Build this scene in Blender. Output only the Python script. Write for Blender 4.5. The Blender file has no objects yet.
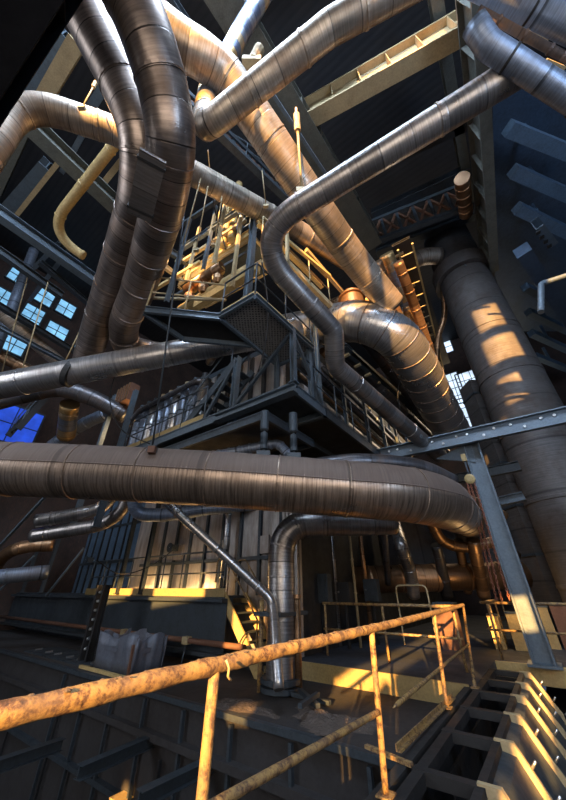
import bpy, math, random
from mathutils import Vector, Matrix
random.seed(7)
V = Vector
COL = bpy.context.scene.collection

# ------------------------------------------------------------------ camera model (metres; walkway floor is z = 0)
F, TH = 311.0, math.radians(31.3)
CT, ST = math.cos(TH), math.sin(TH)
EYE = V((0, 0, 1.4))
AX = V((.5915, .8063, 0)).normalized()      # hall axis A (runs away to the right)
BX = V((-AX.y, AX.x, 0))                     # hall axis B (runs away to the left)
UP = V((0, 0, 1))

def ray(u, v):
    x, y = (u - 283) / F, (400 - v) / F
    return V((x, CT - ST * y, ST + CT * y))
def D(u, v, d): return EYE + ray(u, v) * d
def PY(u, v, y):
    r = ray(u, v); return EYE + r * (y / r.y)
def PZ(u, v, z):
    r = ray(u, v); return EYE + r * ((z - EYE.z) / r.z)
def PS(u, v, s):
    r = ray(u, v); return EYE + r * (s / r.dot(AX))
def PT(u, v, t):
    r = ray(u, v); return EYE + r * (t / r.dot(BX))
def W(s, t, z): return AX * s + BX * t + UP * z

# ------------------------------------------------------------------ mesh collector
class MB:
    def __init__(self): self.v, self.f, self.uv, self.sm = [], [], [], []
    def face(self, idx, uvs=None, smooth=False):
        self.f.append(tuple(idx)); self.sm.append(smooth)
        self.uv.append(uvs if uvs else [(0, 0)] * len(idx))
    def prism(self, prof, p0, p1, up=UP, smooth=False):
        """profile (list of (x,y)) swept from p0 to p1; y follows up"""
        d = (p1 - p0).normalized()
        x = d.cross(up)
        if x.length < 1e-4: x = d.cross(V((1, 0, 0)))
        x.normalize(); y = x.cross(d).normalized()
        n = len(prof); b = len(self.v); L = (p1 - p0).length
        for p in (p0, p1):
            for (a, c) in prof: self.v.append(p + x * a + y * c)
        per = 0
        for i in range(n):
            j = (i + 1) % n
            w = math.hypot(prof[j][0] - prof[i][0], prof[j][1] - prof[i][1])
            self.face((b + i, b + j, b + n + j, b + n + i), [(per, 0), (per + w, 0), (per + w, L), (per, L)], smooth)
            per += w
        self.face([b + n - 1 - i for i in range(n)], [(prof[n - 1 - i][0], prof[n - 1 - i][1]) for i in range(n)])
        self.face([b + n + i for i in range(n)], [(prof[i][0], prof[i][1]) for i in range(n)])
        return self
    def bar(self, p0, p1, w, h, up=UP):
        return self.prism([(-w/2, -h/2), (w/2, -h/2), (w/2, h/2), (-w/2, h/2)], p0, p1, up)
    def ibeam(self, p0, p1, h, w, tw=None, tf=None, up=UP):
        tw = tw or w * .09; tf = tf or h * .07
        a, c, t = w/2, h/2, tw/2
        pr = [(-a, -c), (a, -c), (a, -c+tf), (t, -c+tf), (t, c-tf), (a, c-tf), (a, c), (-a, c), (-a, c-tf), (-t, c-tf), (-t, -c+tf), (-a, -c+tf)]
        return self.prism(pr, p0, p1, up)
    def angle(self, p0, p1, w, up=UP, t=.012):
        return self.prism([(0, 0), (w, 0), (w, t), (t, t), (t, w), (0, w)], p0, p1, up)
    def channel(self, p0, p1, h, w, t=.02, up=UP):
        c = h/2
        return self.prism([(0, -c), (w, -c), (w, -c+t), (t, -c+t), (t, c-t), (w, c-t), (w, c), (0, c)], p0, p1, up)
    def box(self, c, dx, dy, dz, xa=None):
        xa = xa or V((1, 0, 0))
        self.bar(c - xa * dx/2, c + xa * dx/2, dy, dz); return self
    def poly(self, pts, th):
        """horizontal-ish polygon slab, top at pts, thickness th downwards"""
        n = len(pts); b = len(self.v)
        for p in pts: self.v.append(V(p))
        for p in pts: self.v.append(V(p) - UP * th)
        self.face([b + i for i in range(n)], [(p[0], p[1]) for p in pts])
        self.face([b + 2*n - 1 - i for i in range(n)], [(pts[n-1-i][0], pts[n-1-i][1]) for i in range(n)])
        for i in range(n):
            j = (i + 1) % n; L = (V(pts[j]) - V(pts[i])).length
            self.face((b+i, b+n+i, b+n+j, b+j), [(0, 0), (0, th), (L, th), (L, 0)])
        return self
    def extr(self, pts, off):
        """any planar polygon extruded by vector off"""
        n = len(pts); b = len(self.v)
        for p in pts: self.v.append(V(p))
        for p in pts: self.v.append(V(p) + off)
        self.face([b + n - 1 - i for i in range(n)]); self.face([b + n + i for i in range(n)])
        for i in range(n):
            j = (i + 1) % n
            self.face((b+i, b+j, b+n+j, b+n+i))
        return self
    def tube(self, path, r, seg=20, caps=True, ridge=0, ridge_h=.012, smooth=True, start_up=UP):
        """round pipe along a dense path; r number or function of length. UV in metres, u = 0 on top"""
        P = [V(p) for p in path]; n = len(P)
        T = []
        for i in range(n):
            a = P[max(0, i-1)]; c = P[min(n-1, i+1)]; T.append((c - a).normalized())
        nrm = start_up - T[0] * start_up.dot(T[0])
        if nrm.length < 1e-3: nrm = V((0, -1, 0)) - T[0] * T[0].dot(V((0, -1, 0)))
        nrm.normalize()
        L = 0; b = len(self.v); Ls = []
        for i in range(n):
            if i: L += (P[i] - P[i-1]).length
            nrm = nrm - T[i] * nrm.dot(T[i]); nrm.normalize()
            bi = T[i].cross(nrm)
            rr = r(L) if callable(r) else r
            Ls.append((L, rr))
            for k in range(seg):
                a = 2 * math.pi * k / seg
                self.v.append(P[i] + nrm * (rr * math.cos(a)) + bi * (rr * math.sin(a)))
        for i in range(n - 1):
            for k in range(seg):
                k2 = (k + 1) % seg
                u0, u1 = (k / seg) * 2 * math.pi * Ls[i][1], ((k + 1) / seg) * 2 * math.pi * Ls[i][1]
                self.face((b+i*seg+k, b+i*seg+k2, b+(i+1)*seg+k2, b+(i+1)*seg+k),
                          [(u0, Ls[i][0]), (u1, Ls[i][0]), (u1, Ls[i+1][0]), (u0, Ls[i+1][0])], smooth)
        if caps:
            self.face([b + seg - 1 - k for k in range(seg)]); self.face([b + (n-1)*seg + k for k in range(seg)])
        return self
    def cyl(self, p0, p1, r, seg=16): return self.tube([p0, p1], r, seg)
    def lathe(self, p0, axis, prof, seg=28):
        """prof: (along, radius) pairs"""
        return self.tube_var([p0 + axis.normalized() * a for a, _ in prof], [r for _, r in prof], axis, seg)
    def tube_var(self, pts, rs, axis, seg):
        ax = axis.normalized(); n1 = ax.orthogonal().normalized(); n2 = ax.cross(n1); b = len(self.v); n = len(pts)
        for p, r in zip(pts, rs):
            for k in range(seg):
                a = 2*math.pi*k/seg; self.v.append(p + n1*(r*math.cos(a)) + n2*(r*math.sin(a)))
        for i in range(n-1):
            for k in range(seg):
                k2 = (k+1) % seg
                l0 = (pts[i]-pts[0]).dot(ax) + .3; l1 = (pts[i+1]-pts[0]).dot(ax) + .3
                self.face((b+i*seg+k, b+i*seg+k2, b+(i+1)*seg+k2, b+(i+1)*seg+k),
                          [(k/seg*6.28*rs[i], l0), ((k+1)/seg*6.28*rs[i], l0), ((k+1)/seg*6.28*rs[i], l1), (k/seg*6.28*rs[i], l1)], abs(rs[i]-rs[i+1]) < .02 and False)
        self.face([b+seg-1-k for k in range(seg)]); self.face([b+(n-1)*seg+k for k in range(seg)])
        return self
    def build(self, name, mat, parent=None):
        me = bpy.data.meshes.new(name); me.from_pydata([tuple(p) for p in self.v], [], self.f)
        ul = me.uv_layers.new(name='UVMap'); k = 0
        data = []
        for uvs in self.uv:
            for uv in uvs: data.extend(uv)
        ul.data.foreach_set('uv', data)
        me.polygons.foreach_set('use_smooth', self.sm)
        if mat: me.materials.append(mat)
        me.validate(); me.update()
        o = bpy.data.objects.new(name, me); COL.objects.link(o)
        if parent is not None:
            o.parent = parent
            if parent.type == 'EMPTY': o.matrix_parent_inverse = Matrix.Translation(-parent.location)
        return o

def tag(o, label=None, cat=None, group=None, kind=None):
    if label: o['label'] = label
    if cat: o['category'] = cat
    if group: o['group'] = group
    if kind: o['kind'] = kind
    return o
def empty(name, loc, label, cat, group=None):
    o = bpy.data.objects.new(name, None); COL.objects.link(o); o.location = loc; o.empty_display_size = .2
    return tag(o, label, cat, group)
def struct(name, mb, mat): return tag(mb.build(name, mat), kind='structure')

# ------------------------------------------------------------------ paths
def catmull(pts, ds=.12):
    P = [V(p) for p in pts]
    P = [P[0]*2 - P[1]] + P + [P[-1]*2 - P[-2]]
    out = []
    for i in range(1, len(P) - 2):
        p0, p1, p2, p3 = P[i-1:i+3]
        # centripetal parameters keep bends from overshooting
        t01 = max((p1-p0).length, 1e-4)**.5; t12 = max((p2-p1).length, 1e-4)**.5; t23 = max((p3-p2).length, 1e-4)**.5
        m1 = (p2-p1) + t12*((p1-p0)/t01 - (p2-p0)/(t01+t12))
        m2 = (p2-p1) + t12*((p3-p2)/t23 - (p3-p1)/(t12+t23))
        n = max(2, int((p2-p1).length / ds))
        for k in range(n):
            t = k/n
            out.append(p1*(2*t**3-3*t**2+1) + m1*(t**3-2*t**2+t) + p2*(-2*t**3+3*t**2) + m2*(t**3-t**2))
    out.append(P[-2]); return out
def fillet(pts, rad, ds=.12):
    """polyline with rounded corners"""
    P = [V(p) for p in pts]; out = [P[0]]
    for i in range(1, len(P)-1):
        a = (P[i-1]-P[i]); c = (P[i+1]-P[i]); la, lc = a.length, c.length
        a.normalize(); c.normalize(); r = rad[i-1] if isinstance(rad, (list, tuple)) else rad
        ang = a.angle(c); t = min(r / math.tan(ang/2), la*.49 if i > 1 else la*.95, lc*.49 if i < len(P)-2 else lc*.95)
        s, e = P[i]+a*t, P[i]+c*t
        n = max(4, int(t*2/ds))
        for k in range(n+1):
            q = k/n; out.append(s*(1-q)**2 + P[i]*2*q*(1-q) + e*q*q)
    out.append(P[-1])
    res = [out[0]]
    for p in out[1:]:
        d = (p-res[-1]).length
        if d < 1e-4: continue
        n = max(1, int(d/ds)); q0 = res[-1]
        for k in range(1, n+1): res.append(q0.lerp(p, k/n))
    return res
def hwpts(lst, R): return [D(u, v, R*F/h) for (u, v, h) in lst]
def ext(pts, a=3.5): return [pts[0] + (pts[0]-pts[1]).normalized()*a] + list(pts)

# ------------------------------------------------------------------ materials
class N:
    def __init__(self, name):
        self.m = bpy.data.materials.new(name); self.m.use_nodes = True
        self.t = self.m.node_tree; self.n = self.t.nodes; self.l = self.t.links
        self.b = self.n['Principled BSDF']
    def add(self, typ, **kw):
        x = self.n.new(typ)
        for k, val in kw.items(): setattr(x, k, val)
        return x
    def link(self, a, b): self.l.new(a, b)
    def noise(self, vec, scale, detail=4, rough=.6, mapping=None):
        x = self.add('ShaderNodeTexNoise'); x.inputs['Scale'].default_value = scale; x.inputs['Detail'].default_value = detail
        x.inputs['Roughness'].default_value = rough
        if mapping:
            mp = self.add('ShaderNodeMapping'); mp.inputs['Scale'].default_value = mapping
            self.link(vec, mp.inputs['Vector']); vec = mp.outputs['Vector']
        self.link(vec, x.inputs['Vector']); return x.outputs['Fac']
    def ramp(self, fac, stops):
        r = self.add('ShaderNodeValToRGB'); e = r.color_ramp.elements
        while len(e) < len(stops): e.new(.5)
        for el, (p, c) in zip(e, stops): el.position = p; el.color = (*c, 1) if len(c) == 3 else c
        self.link(fac, r.inputs['Fac']); return r.outputs['Color']
    def mix(self, fac, a, b, mode='MIX'):
        x = self.add('ShaderNodeMix', data_type='RGBA', blend_type=mode)
        for s, val in ((0, fac), (6, a), (7, b)):
            if isinstance(val, (int, float)): x.inputs[s].default_value = val
            elif isinstance(val, tuple): x.inputs[s].default_value = (*val, 1)
            else: self.link(val, x.inputs[s])
        return x.outputs[2]
    def math(self, op, a, b=None):
        x = self.add('ShaderNodeMath', operation=op)
        for i, val in enumerate((a, b)):
            if val is None: continue
            if isinstance(val, (int, float)): x.inputs[i].default_value = val
            else: self.link(val, x.inputs[i])
        return x.outputs[0]
    def set(self, k, val):
        if isinstance(val, (int, float)): self.b.inputs[k].default_value = val
        elif isinstance(val, tuple): self.b.inputs[k].default_value = (*val, 1)
        else: self.link(val, self.b.inputs[k])
    def bump(self, h, strength=.3, dist=.01):
        x = self.add('ShaderNodeBump'); x.inputs['Strength'].default_value = strength; x.inputs['Distance'].default_value = dist
        self.link(h, x.inputs['Height']); self.link(x.outputs['Normal'], self.b.inputs['Normal'])
def sc(c, k): return tuple(x*k for x in c)

def jacket(name, base, L=.9, stk=.65, metal=.85, rough=.36, rust=(.16, .08, .035), rust_amt=.45, dust=None, half=1.0, tints=None, line=.5, vary=.5):
    m = N(name); tc = m.add('ShaderNodeTexCoord'); uv = tc.outputs['UV']; ob = tc.outputs['Object']
    sp = m.add('ShaderNodeSeparateXYZ'); m.link(uv, sp.inputs[0])
    q = m.math('DIVIDE', sp.outputs['Y'], L); fl = m.math('FLOOR', q); fr = m.math('FRACT', q)
    wn = m.add('ShaderNodeTexWhiteNoise', noise_dimensions='1D'); m.link(fl, wn.inputs['W'])
    if tints:
        n = len(tints); col = m.ramp(wn.outputs['Value'], [((i+.0)/n, c) for i, c in enumerate(tints)])
        [x for x in m.n if x.bl_idname == 'ShaderNodeValToRGB'][-1].color_ramp.interpolation = 'CONSTANT'
    else:
        col = m.ramp(wn.outputs['Value'], [(0, sc(base, 1-vary)), (1, sc(base, 1+vary*.7))])
    streak = m.noise(uv, 1, 5, .7, (1.2, 26, 1))
    col = m.mix(stk, col, m.ramp(streak, [(.30, (.28, .26, .25)), (.5, (.8, .78, .76)), (.68, (1.25, 1.22, 1.2))]), 'MULTIPLY')
    blot = m.noise(ob, 1.7, 6, .7)
    rf = m.ramp(blot, [(.48, (0, 0, 0)), (.72, (rust_amt,)*3)])
    col = m.mix(rf, col, rust)
    if dust:
        # dust cover laid along the crown of the pipe: a sheet of its own either side of u = 0
        px = m.math('PINGPONG', sp.outputs['X'], half*2)
        dm = m.ramp(m.math('ADD', px, m.math('MULTIPLY', m.math('SUBTRACT', streak, .5), .25)), [(half*.93, (.85,)*3), (half*1.0, (0, 0, 0))])
        col = m.mix(dm, col, dust)
    ln = m.ramp(fr, [(0, (0, 0, 0)), (.028, (0, 0, 0)), (.045, (1, 1, 1))])
    col = m.mix(1.0, col, m.mix(line, (1, 1, 1), ln), 'MULTIPLY')
    m.set('Base Color', col)
    ro = m.ramp(blot, [(.3, (rough*.75,)*3), (.75, (min(1, rough*1.7),)*3)])
    if dust:
        ro = m.mix(dm, ro, (.8, .8, .8)); m.set('Metallic', m.math('MULTIPLY', m.math('SUBTRACT', 1.0, dm), metal))
    else: m.set('Metallic', metal)
    m.set('Roughness', ro)
    m.bump(m.math('ADD', m.math('MULTIPLY', streak, .6), m.math('MULTIPLY', ln, .8)), .35, .012)
    return m.m

def paint(name, base, rough=.55, metal=.3, grime=(.02, .017, .014), amt=.6, scale=2.5, bump=.15, rust=None):
    m = N(name); ob = m.add('ShaderNodeTexCoord').outputs['Object']
    n1 = m.noise(ob, scale, 7, .7); n2 = m.noise(ob, scale*9, 4, .65)
    col = m.mix(m.ramp(n1, [(.42, (0, 0, 0)), (.7, (amt,)*3)]), base, grime)
    if rust: col = m.mix(m.ramp(n2, [(.52, (0, 0, 0)), (.66, (.8,)*3)]), col, rust)
    col = m.mix(.5, col, m.ramp(n2, [(.3, sc(base, .6)), (.7, sc(base, 1.25))]), 'MIX') if not rust else col
    m.set('Base Color', col); m.set('Metallic', metal)
    m.set('Roughness', m.ramp(n1, [(.3, (rough*.8,)*3), (.7, (min(1, rough*1.35),)*3)]))
    m.bump(n2, bump, .01); return m.m

M = {}
M['brown'] = jacket('brown_pipe_jacket', (.27, .225, .20), L=.42, rough=.33, rust_amt=.35, line=.8, vary=.35)
M['main'] = jacket('dusty_main_jacket', (.40, .32, .26), L=2.6, stk=1.0, rough=.34, dust=(.105, .078, .068), half=.83, line=.35, vary=.12, rust_amt=.35)
M['silver'] = jacket('silver_jacket', (.50, .50, .51), L=1.5, rough=.28, rust_amt=.25, line=.3, vary=.15)
M['steel'] = jacket('grey_steel_jacket', (.36, .345, .34), L=.55, rough=.32, rust_amt=.3, line=.4, vary=.3)
M['tan'] = jacket('tan_jacket', (.46, .40, .335), L=.5, rough=.42, rust=(.25, .12, .05), rust_amt=.4, line=.6, vary=.3)
M['mixed'] = jacket('patched_jacket', (.45, .4, .35), L=.30, rough=.4, tints=[(.55, .42, .26), (.16, .20, .30), (.60, .40, .18), (.30, .33, .40)], line=.6)
M['blue'] = jacket('blue_grey_jacket', (.22, .27, .36), L=1.3, rough=.4, metal=.6, rust_amt=.2, line=.7, vary=.2)
M['rustpipe'] = jacket('rusted_pipe', (.10, .07, .06), L=.8, metal=.3, rough=.7, rust_amt=.9)
M['stack'] = jacket('stack_steel', (.085, .078, .076), L=1.6, metal=.35, rough=.6, rust=(.06, .042, .034), rust_amt=.6, line=.5, vary=.15)
M['black_pipe'] = jacket('dark_pipe', (.10, .10, .11), L=1.2, metal=.7, rough=.35, rust_amt=.4, line=.4)
M['copper'] = jacket('warm_brown_pipe', (.34, .20, .11), L=.8, metal=.8, rough=.33, rust_amt=.4)
M['yellow'] = paint('weathered_yellow_paint', (.50, .33, .12), .55, .0, (.10, .055, .03), .95, 7, 1.0, rust=(.13, .065, .035))
def rail_paint():
    m = N('flaking_yellow_paint'); ob = m.add('ShaderNodeTexCoord').outputs['Object']
    n1 = m.noise(ob, 16, 8, .75); n2 = m.noise(ob, 60, 5, .7); n3 = m.noise(ob, 5, 3, .5)
    f = m.math('ADD', m.math('MULTIPLY', n1, .75), m.math('MULTIPLY', n2, .25))
    c = m.ramp(f, [(.39, (.035, .02, .014)), (.455, (.12, .065, .035)), (.51, (.29, .18, .065)), (.62, (.40, .265, .095))])
    c = m.mix(m.ramp(n3, [(.45, (0, 0, 0)), (.65, (.5,)*3)]), c, (.16, .11, .075))
    m.set('Base Color', c); m.set('Roughness', .6); m.bump(f, 1.0, .006); return m.m
M['yellow'] = rail_paint()
M['soot'] = paint('soot_black_beam', (.005, .005, .006), .9, 0, (.003, .003, .003), .5); M['soot'].node_tree.nodes['Principled BSDF'].inputs['Specular IOR Level'].default_value = .08
M['toe'] = paint('yellow_kick_paint', (.30, .215, .085), .55, 0, (.10, .07, .04), .5, 3, .2)
M['dark'] = paint('dark_blue_grey_steel', (.055, .07, .085), .5, .5, (.015, .014, .013), .6)
M['slate'] = paint('slate_painted_steel', (.105, .14, .175), .45, .35, (.04, .035, .03), .6)
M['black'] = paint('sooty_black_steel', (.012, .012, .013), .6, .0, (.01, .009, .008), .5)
M['olive'] = paint('olive_grey_steel', (.11, .115, .10), .55, .3, (.03, .028, .022), .6)
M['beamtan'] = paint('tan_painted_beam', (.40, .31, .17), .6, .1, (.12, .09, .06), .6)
M['bluewall'] = paint('blue_black_sheet', (.05, .085, .14), .5, .3, (.012, .014, .018), .6, 1.2)
M['conc'] = paint('sooty_concrete', (.026, .024, .025), .85, 0, (.012, .011, .011), .8, 1.3, .5)
M['pit'] = paint('soot_black_pit', (.016, .016, .017), .8, .0, (.006, .008, .008), .7, 1.0, .4)
M['floor'] = paint('dusty_blue_floor', (.028, .036, .054), .7, .1, (.025, .025, .028), .7, 1.6, .4)
M['bin'] = paint('galvanised_bin_sheet', (.12, .135, .17), .55, .4, (.06, .04, .035), .6, 2.2, .3)
M['rust'] = paint('rust', (.13, .06, .035), .8, .1, (.06, .03, .02), .6, 5)
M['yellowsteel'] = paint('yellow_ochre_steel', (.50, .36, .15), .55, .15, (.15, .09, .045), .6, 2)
M['chain'] = paint('red_chain_steel', (.26, .09, .05), .6, .3, (.08, .03, .02), .6, 6)
M['ledge'] = paint('blue_painted_ledge', (.11, .18, .27), .45, .25, (.03, .035, .045), .6)
M['chrome'] = paint('bright_bolt_steel', (.65, .65, .66), .3, .9, (.3, .28, .25), .4, 8)

# ------------------------------------------------------------------ builders
def pipe(name, path, R, mat, label, cat='pipe', group=None, bands=0, band_off=.4, band_w=.05, seg=24, bandmat=None, band_max=16, start_up=UP, flange=False):
    o = tag(MB().tube(path, R, seg, start_up=start_up).build(name, mat), label, cat, group)
    if bands:
        L = 0; nxt = band_off; c = 0
        for i in range(1, len(path)):
            d = (path[i] - path[i-1]); l = d.length
            while L + l >= nxt and c < band_max:
                p = path[i-1] + d * ((nxt - L)/l); t = d.normalized()
                MB().lathe(p - t*band_w/2, t, [(0, R*1.0), (.006, R+.014), (band_w-.006, R+.014), (band_w, R)], seg).build('band', bandmat or mat, o)
                nxt += bands; c += 1
            L += l
    if flange:
        for p, q in ((path[0], path[1]), (path[-1], path[-2])):
            t = (q - p).normalized()
            MB().lathe(p, t, [(0, R*1.25), (.07, R*1.25)], seg).build('end_flange', bandmat or mat, o)
    return o
def hang(name, p0, p1, r, label, cat='hanger rod', can=None, group=None, nuts=True, mat=None):
    """rod with turnbuckle, optional spring can at p0 end"""
    mat = mat or M['dark']
    o = tag(MB().cyl(p0, p1, r, 8).build(name, mat), label, cat, group)
    d = (p1 - p0); t = d.normalized()
    if can: MB().lathe(p0, t, [(0, r*2), (.02, can[0]), (can[1], can[0]), (can[1]+.03, r*2)], 14).build('spring_can', mat, o)
    if nuts:
        for q in (.08, .16): MB().lathe(p0 + d*q + t*(can[1] if can else 0), t, [(0, r*2.6), (r*9, r*2.6)], 10).build('turnbuckle', M['beamtan'] if not can else mat, o)
    MB().box(p1, r*9, r*5, r*6).build('clevis', mat, o)
    return o
def beam(name, p0, p1, h, w, mat, label, cat='beam', group=None, up=UP, stiff=0, ibeam=True, splice=None):
    mb = MB()
    (mb.ibeam if ibeam else mb.bar)(p0, p1, *( (h, w) if ibeam else (w, h)), up=up)
    o = tag(mb.build(name, mat), label, cat, group, 'thing')
    d = p1 - p0; t = d.normalized(); x = t.cross(up).normalized(); y = x.cross(t)
    for i in range(stiff):
        p = p0 + d*((i+.5)/stiff)
        for sgn in (-1, 1):
            MB().bar(p + x*sgn*(w*.27) - y*(h*.43), p + x*sgn*(w*.27) + y*(h*.43), w*.42, .02, up=t).build('stiffener', mat, o)
    return o
def railing(name, pts, label, group=None, h=1.1, r=.024, mids=(.55,), step=1.4, mat=None, kick=None, skip_end=False):
    mat = mat or M['dark']; mid = sum(pts, V((0,0,0)))/len(pts)
    e = empty(name, pts[0], label, 'railing', group)
    for k, (a, b) in enumerate(zip(pts[:-1], pts[1:])):
        L = (b-a).length; n = max(1, round(L/step))
        for i in range(n + 1):
            if k and i == 0: continue
            p = a.lerp(b, i/n); MB().cyl(p, p + UP*h, r*.9, 8).build('post', mat, e)
        if kick: MB().bar(a + UP*.09, b + UP*.09, .015, .18).build('kick_plate', kick, e)
    for z, nm in [(h, 'top_rail')] + [(m, 'mid_rail') for m in mids]:
        path = [p + UP*z for p in pts]
        MB().tube(path if len(path) == 2 else fillet(path, .12), r if nm == 'top_rail' else r*.8, 8).build(nm, mat, e)
    return e
def grate_mat():
    m = N('perforated_grating'); ob = m.add('ShaderNodeTexCoord').outputs['Object']
    vo = m.add('ShaderNodeTexVoronoi'); vo.inputs['Scale'].default_value = 14; vo.inputs['Randomness'].default_value = .15; m.link(ob, vo.inputs['Vector'])
    m.set('Base Color', m.ramp(vo.outputs['Distance'], [(.30, (.03, .03, .035)), (.42, (.30, .29, .28))])); m.set('Metallic', .5); m.set('Roughness', .5)
    m.bump(vo.outputs['Distance'], .5, .02); return m.m
M['grate'] = grate_mat()
def platform(name, poly, z, label, th=.05, beamh=.2, mat=None, deck=None):
    pts = [V((p.x, p.y, z)) for p in poly]
    e = empty(name, pts[0], label, 'platform')
    MB().poly(pts, th).build('deck_grating', deck or M['grate'], e)
    n = len(pts)
    for i in range(n):
        a, b = pts[i], pts[(i+1) % n]
        MB().channel(a - UP*(beamh/2 - .02), b - UP*(beamh/2 - .02), beamh, .07).build('edge_beam', mat or M['slate'], e)
    return e
def post(name, p0, p1, w, mat, label, cat='post', group=None, up=None, plate=True):
    o = tag(MB().ibeam(p0, p1, w, w, w*.1, w*.1, up=up or BX).build(name, mat), label, cat, group, 'thing')
    if plate:
        for p in (p0,): MB().box(p + UP*.012, w*1.6, w*1.6, .024, AX).build('base_plate', mat, o)
    return o

# ------------------------------------------------------------------ setting
EDGE_S, EDGE_T = 7.58, 1.62
def tilemat_brick():
    m = N('sooty_brick'); uv = m.add('ShaderNodeTexCoord').outputs['UV']
    b = m.add('ShaderNodeTexBrick'); b.inputs['Scale'].default_value = 3.2; m.link(uv, b.inputs['Vector'])
    b.inputs['Color1'].default_value = (.065, .034, .026, 1); b.inputs['Color2'].default_value = (.04, .025, .021, 1); b.inputs['Mortar'].default_value = (.03, .027, .025, 1)
    m.set('Base Color', m.mix(1.0, b.outputs['Color'], m.ramp(m.noise(uv, .8, 5), [(.3, (.5, .5, .5)), (.7, (1.2, 1.2, 1.2))]), 'MULTIPLY')); m.set('Roughness', .85); return m.m
M['brick'] = tilemat_brick()
def deckroof():
    m = N('dark_roof_decking'); uv = m.add('ShaderNodeTexCoord').outputs['Object']
    w = m.add('ShaderNodeTexWave', wave_type='BANDS', bands_direction='X'); w.inputs['Scale'].default_value = 1.1; w.inputs['Distortion'].default_value = .4
    mp = m.add('ShaderNodeMapping'); mp.inputs['Rotation'].default_value = (0, 0, -math.atan2(AX.y, AX.x)); m.link(uv, mp.inputs['Vector']); m.link(mp.outputs[0], w.inputs['Vector'])
    m.set('Base Color', m.mix(1.0, m.ramp(w.outputs['Fac'], [(.1, (.008, .010, .014)), (.5, (.013, .015, .020))]), m.ramp(m.noise(uv, .7, 5), [(.3, (.5, .5, .6)), (.7, (1.4, 1.2, 1.0))]), 'MULTIPLY'))
    m.set('Roughness', .7); m.bump(w.outputs['Fac'], .2, .02); return m.m
M['roof'] = deckroof()
CEIL = 20.5
struct('ceiling', MB().poly([W(-6, 24, CEIL+.3), W(-6, -14, CEIL+.3), W(30, -14, CEIL+.3), W(30, 24, CEIL+.3)], .3), M['roof'])
struct('floor_slab', MB().poly([W(EDGE_S, EDGE_T-.1, 0), W(26, EDGE_T-.1, 0), W(26, 21.9, 0), W(EDGE_S, 21.9, 0)], .34), M['floor'])
struct('floor_right', MB().poly([W(-6, -9, -1.0), W(26, -9, -1.0), W(26, .95, -1.0), W(-6, .95, -1.0)], .3), M['conc'])
struct('floor_far_right', MB().poly([W(10.35, -9, -.001), W(26, -9, -.001), W(26, EDGE_T-.1, -.001), W(10.35, EDGE_T-.1, -.001)], .34), M['floor'])
struct('floor_pit', MB().poly([W(-6, .9, -4.2), W(7.6, .9, -4.2), W(7.6, 21.9, -4.2), W(-6, 21.9, -4.2)], .2), M['pit'])
struct('wall_left', MB().bar(W(-6, 22.15, 8.1), W(26.3, 22.15, 8.1), .3, 24.8), M['brick'])
struct('wall_far', MB().bar(W(26.15, -9, 9.7), W(26.15, 22, 9.7), .3, 21.6), M['brick'])
struct('wall_right', MB().bar(W(-6, -9.15, 9.7), W(26.3, -9.15, 9.7), .3, 21.6), M['bluewall'])
struct('wall_pit', MB().bar(W(-6, 1.64, -2.1), W(EDGE_S, 1.64, -2.1), .10, 4.16), M['pit'])
# concrete ledge in front of the slab
LZ = -.30
struct('floor_ledge', MB().poly([W(5.1, EDGE_T-.15, LZ), W(EDGE_S+.2, EDGE_T-.15, LZ), W(EDGE_S+.2, 21.9, LZ), W(5.1, 21.9, LZ)], 3.8), M['conc'])
struct('trim_1', MB().bar(W(EDGE_S-.02, EDGE_T, -.16), W(EDGE_S-.02, 6.1, -.16), .05, .34), M['toe'])
struct('trim_2', MB().bar(W(10.30, -9, -.17), W(10.30, EDGE_T-.1, -.17), .08, .34), M['yellowsteel'])
struct('trim_3', MB().bar(W(5.03, EDGE_T, -.87), W(5.03, 21.8, -.87), .16, .10), M['conc'])

# windows ------------------------------------------------------------
def emis(name, col, s):
    m = N(name); tc = m.add('ShaderNodeTexCoord').outputs['Object']
    m.set('Base Color', (.02, .02, .02)); m.set('Emission Color', m.ramp(m.noise(tc, 1.1, 3), [(.35, sc(col, .55)), (.65, col)])); m.set('Emission Strength', s); return m.m
M['sky_cyan'] = emis('cold_daylit_glass', (.25, .60, .95), .95)
M['sky_white'] = emis('bright_daylit_glass', (.62, .78, 1.0), 1.3)
M['sky_blue'] = emis('deep_blue_glass', (.02, .09, .75), .8)
wn = [0]
def window(c, xd, w, h, nx, ny, mat, nrm, fm=None):
    wn[0] += 1; fm = fm or M['dark']
    fr = MB(); z0, z1 = c - UP*h/2, c + UP*h/2
    for k in range(nx+1):
        x = xd*(w*(k/nx-.5)); t = .10 if k in (0, nx) else .05
        fr.bar(z0 + x, z1 + x, t, .10, up=nrm)
    for k in range(ny+1):
        t = .10 if k in (0, ny) else .05; zz = c + UP*(h*(k/ny-.5))
        fr.bar(zz - xd*w/2, zz + xd*w/2, .10, t)
    o = tag(fr.build('window_%d' % wn[0], fm), kind='structure')
    MB().bar(c - xd*w/2, c + xd*w/2, .03, h).build('pane', mat, o)
    return o
for (u, v, w, h, nx, ny) in [(18, 276, 1.0, 1.3, 2, 2), (6, 300, 1.3, 1.5, 3, 2), (44, 297, 1.15, 1.35, 2, 2), (66, 309, 1.15, 1.35, 2, 2), (32, 316, 1.15, 1.7, 2, 3), (57, 331, 1.3, 1.2, 2, 2), (14, 345, 1.2, 1.3, 2, 2), (83, 345, 1.0, 1.2, 2, 2)]:
    window(PT(u, v, 21.85), AX, w*.98, h*.92, nx, ny, M['sky_cyan'], -BX)
window(PT(12, 424, 21.85), AX, 2.6, 2.2, 2, 2, M['sky_blue'], -BX)
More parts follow.
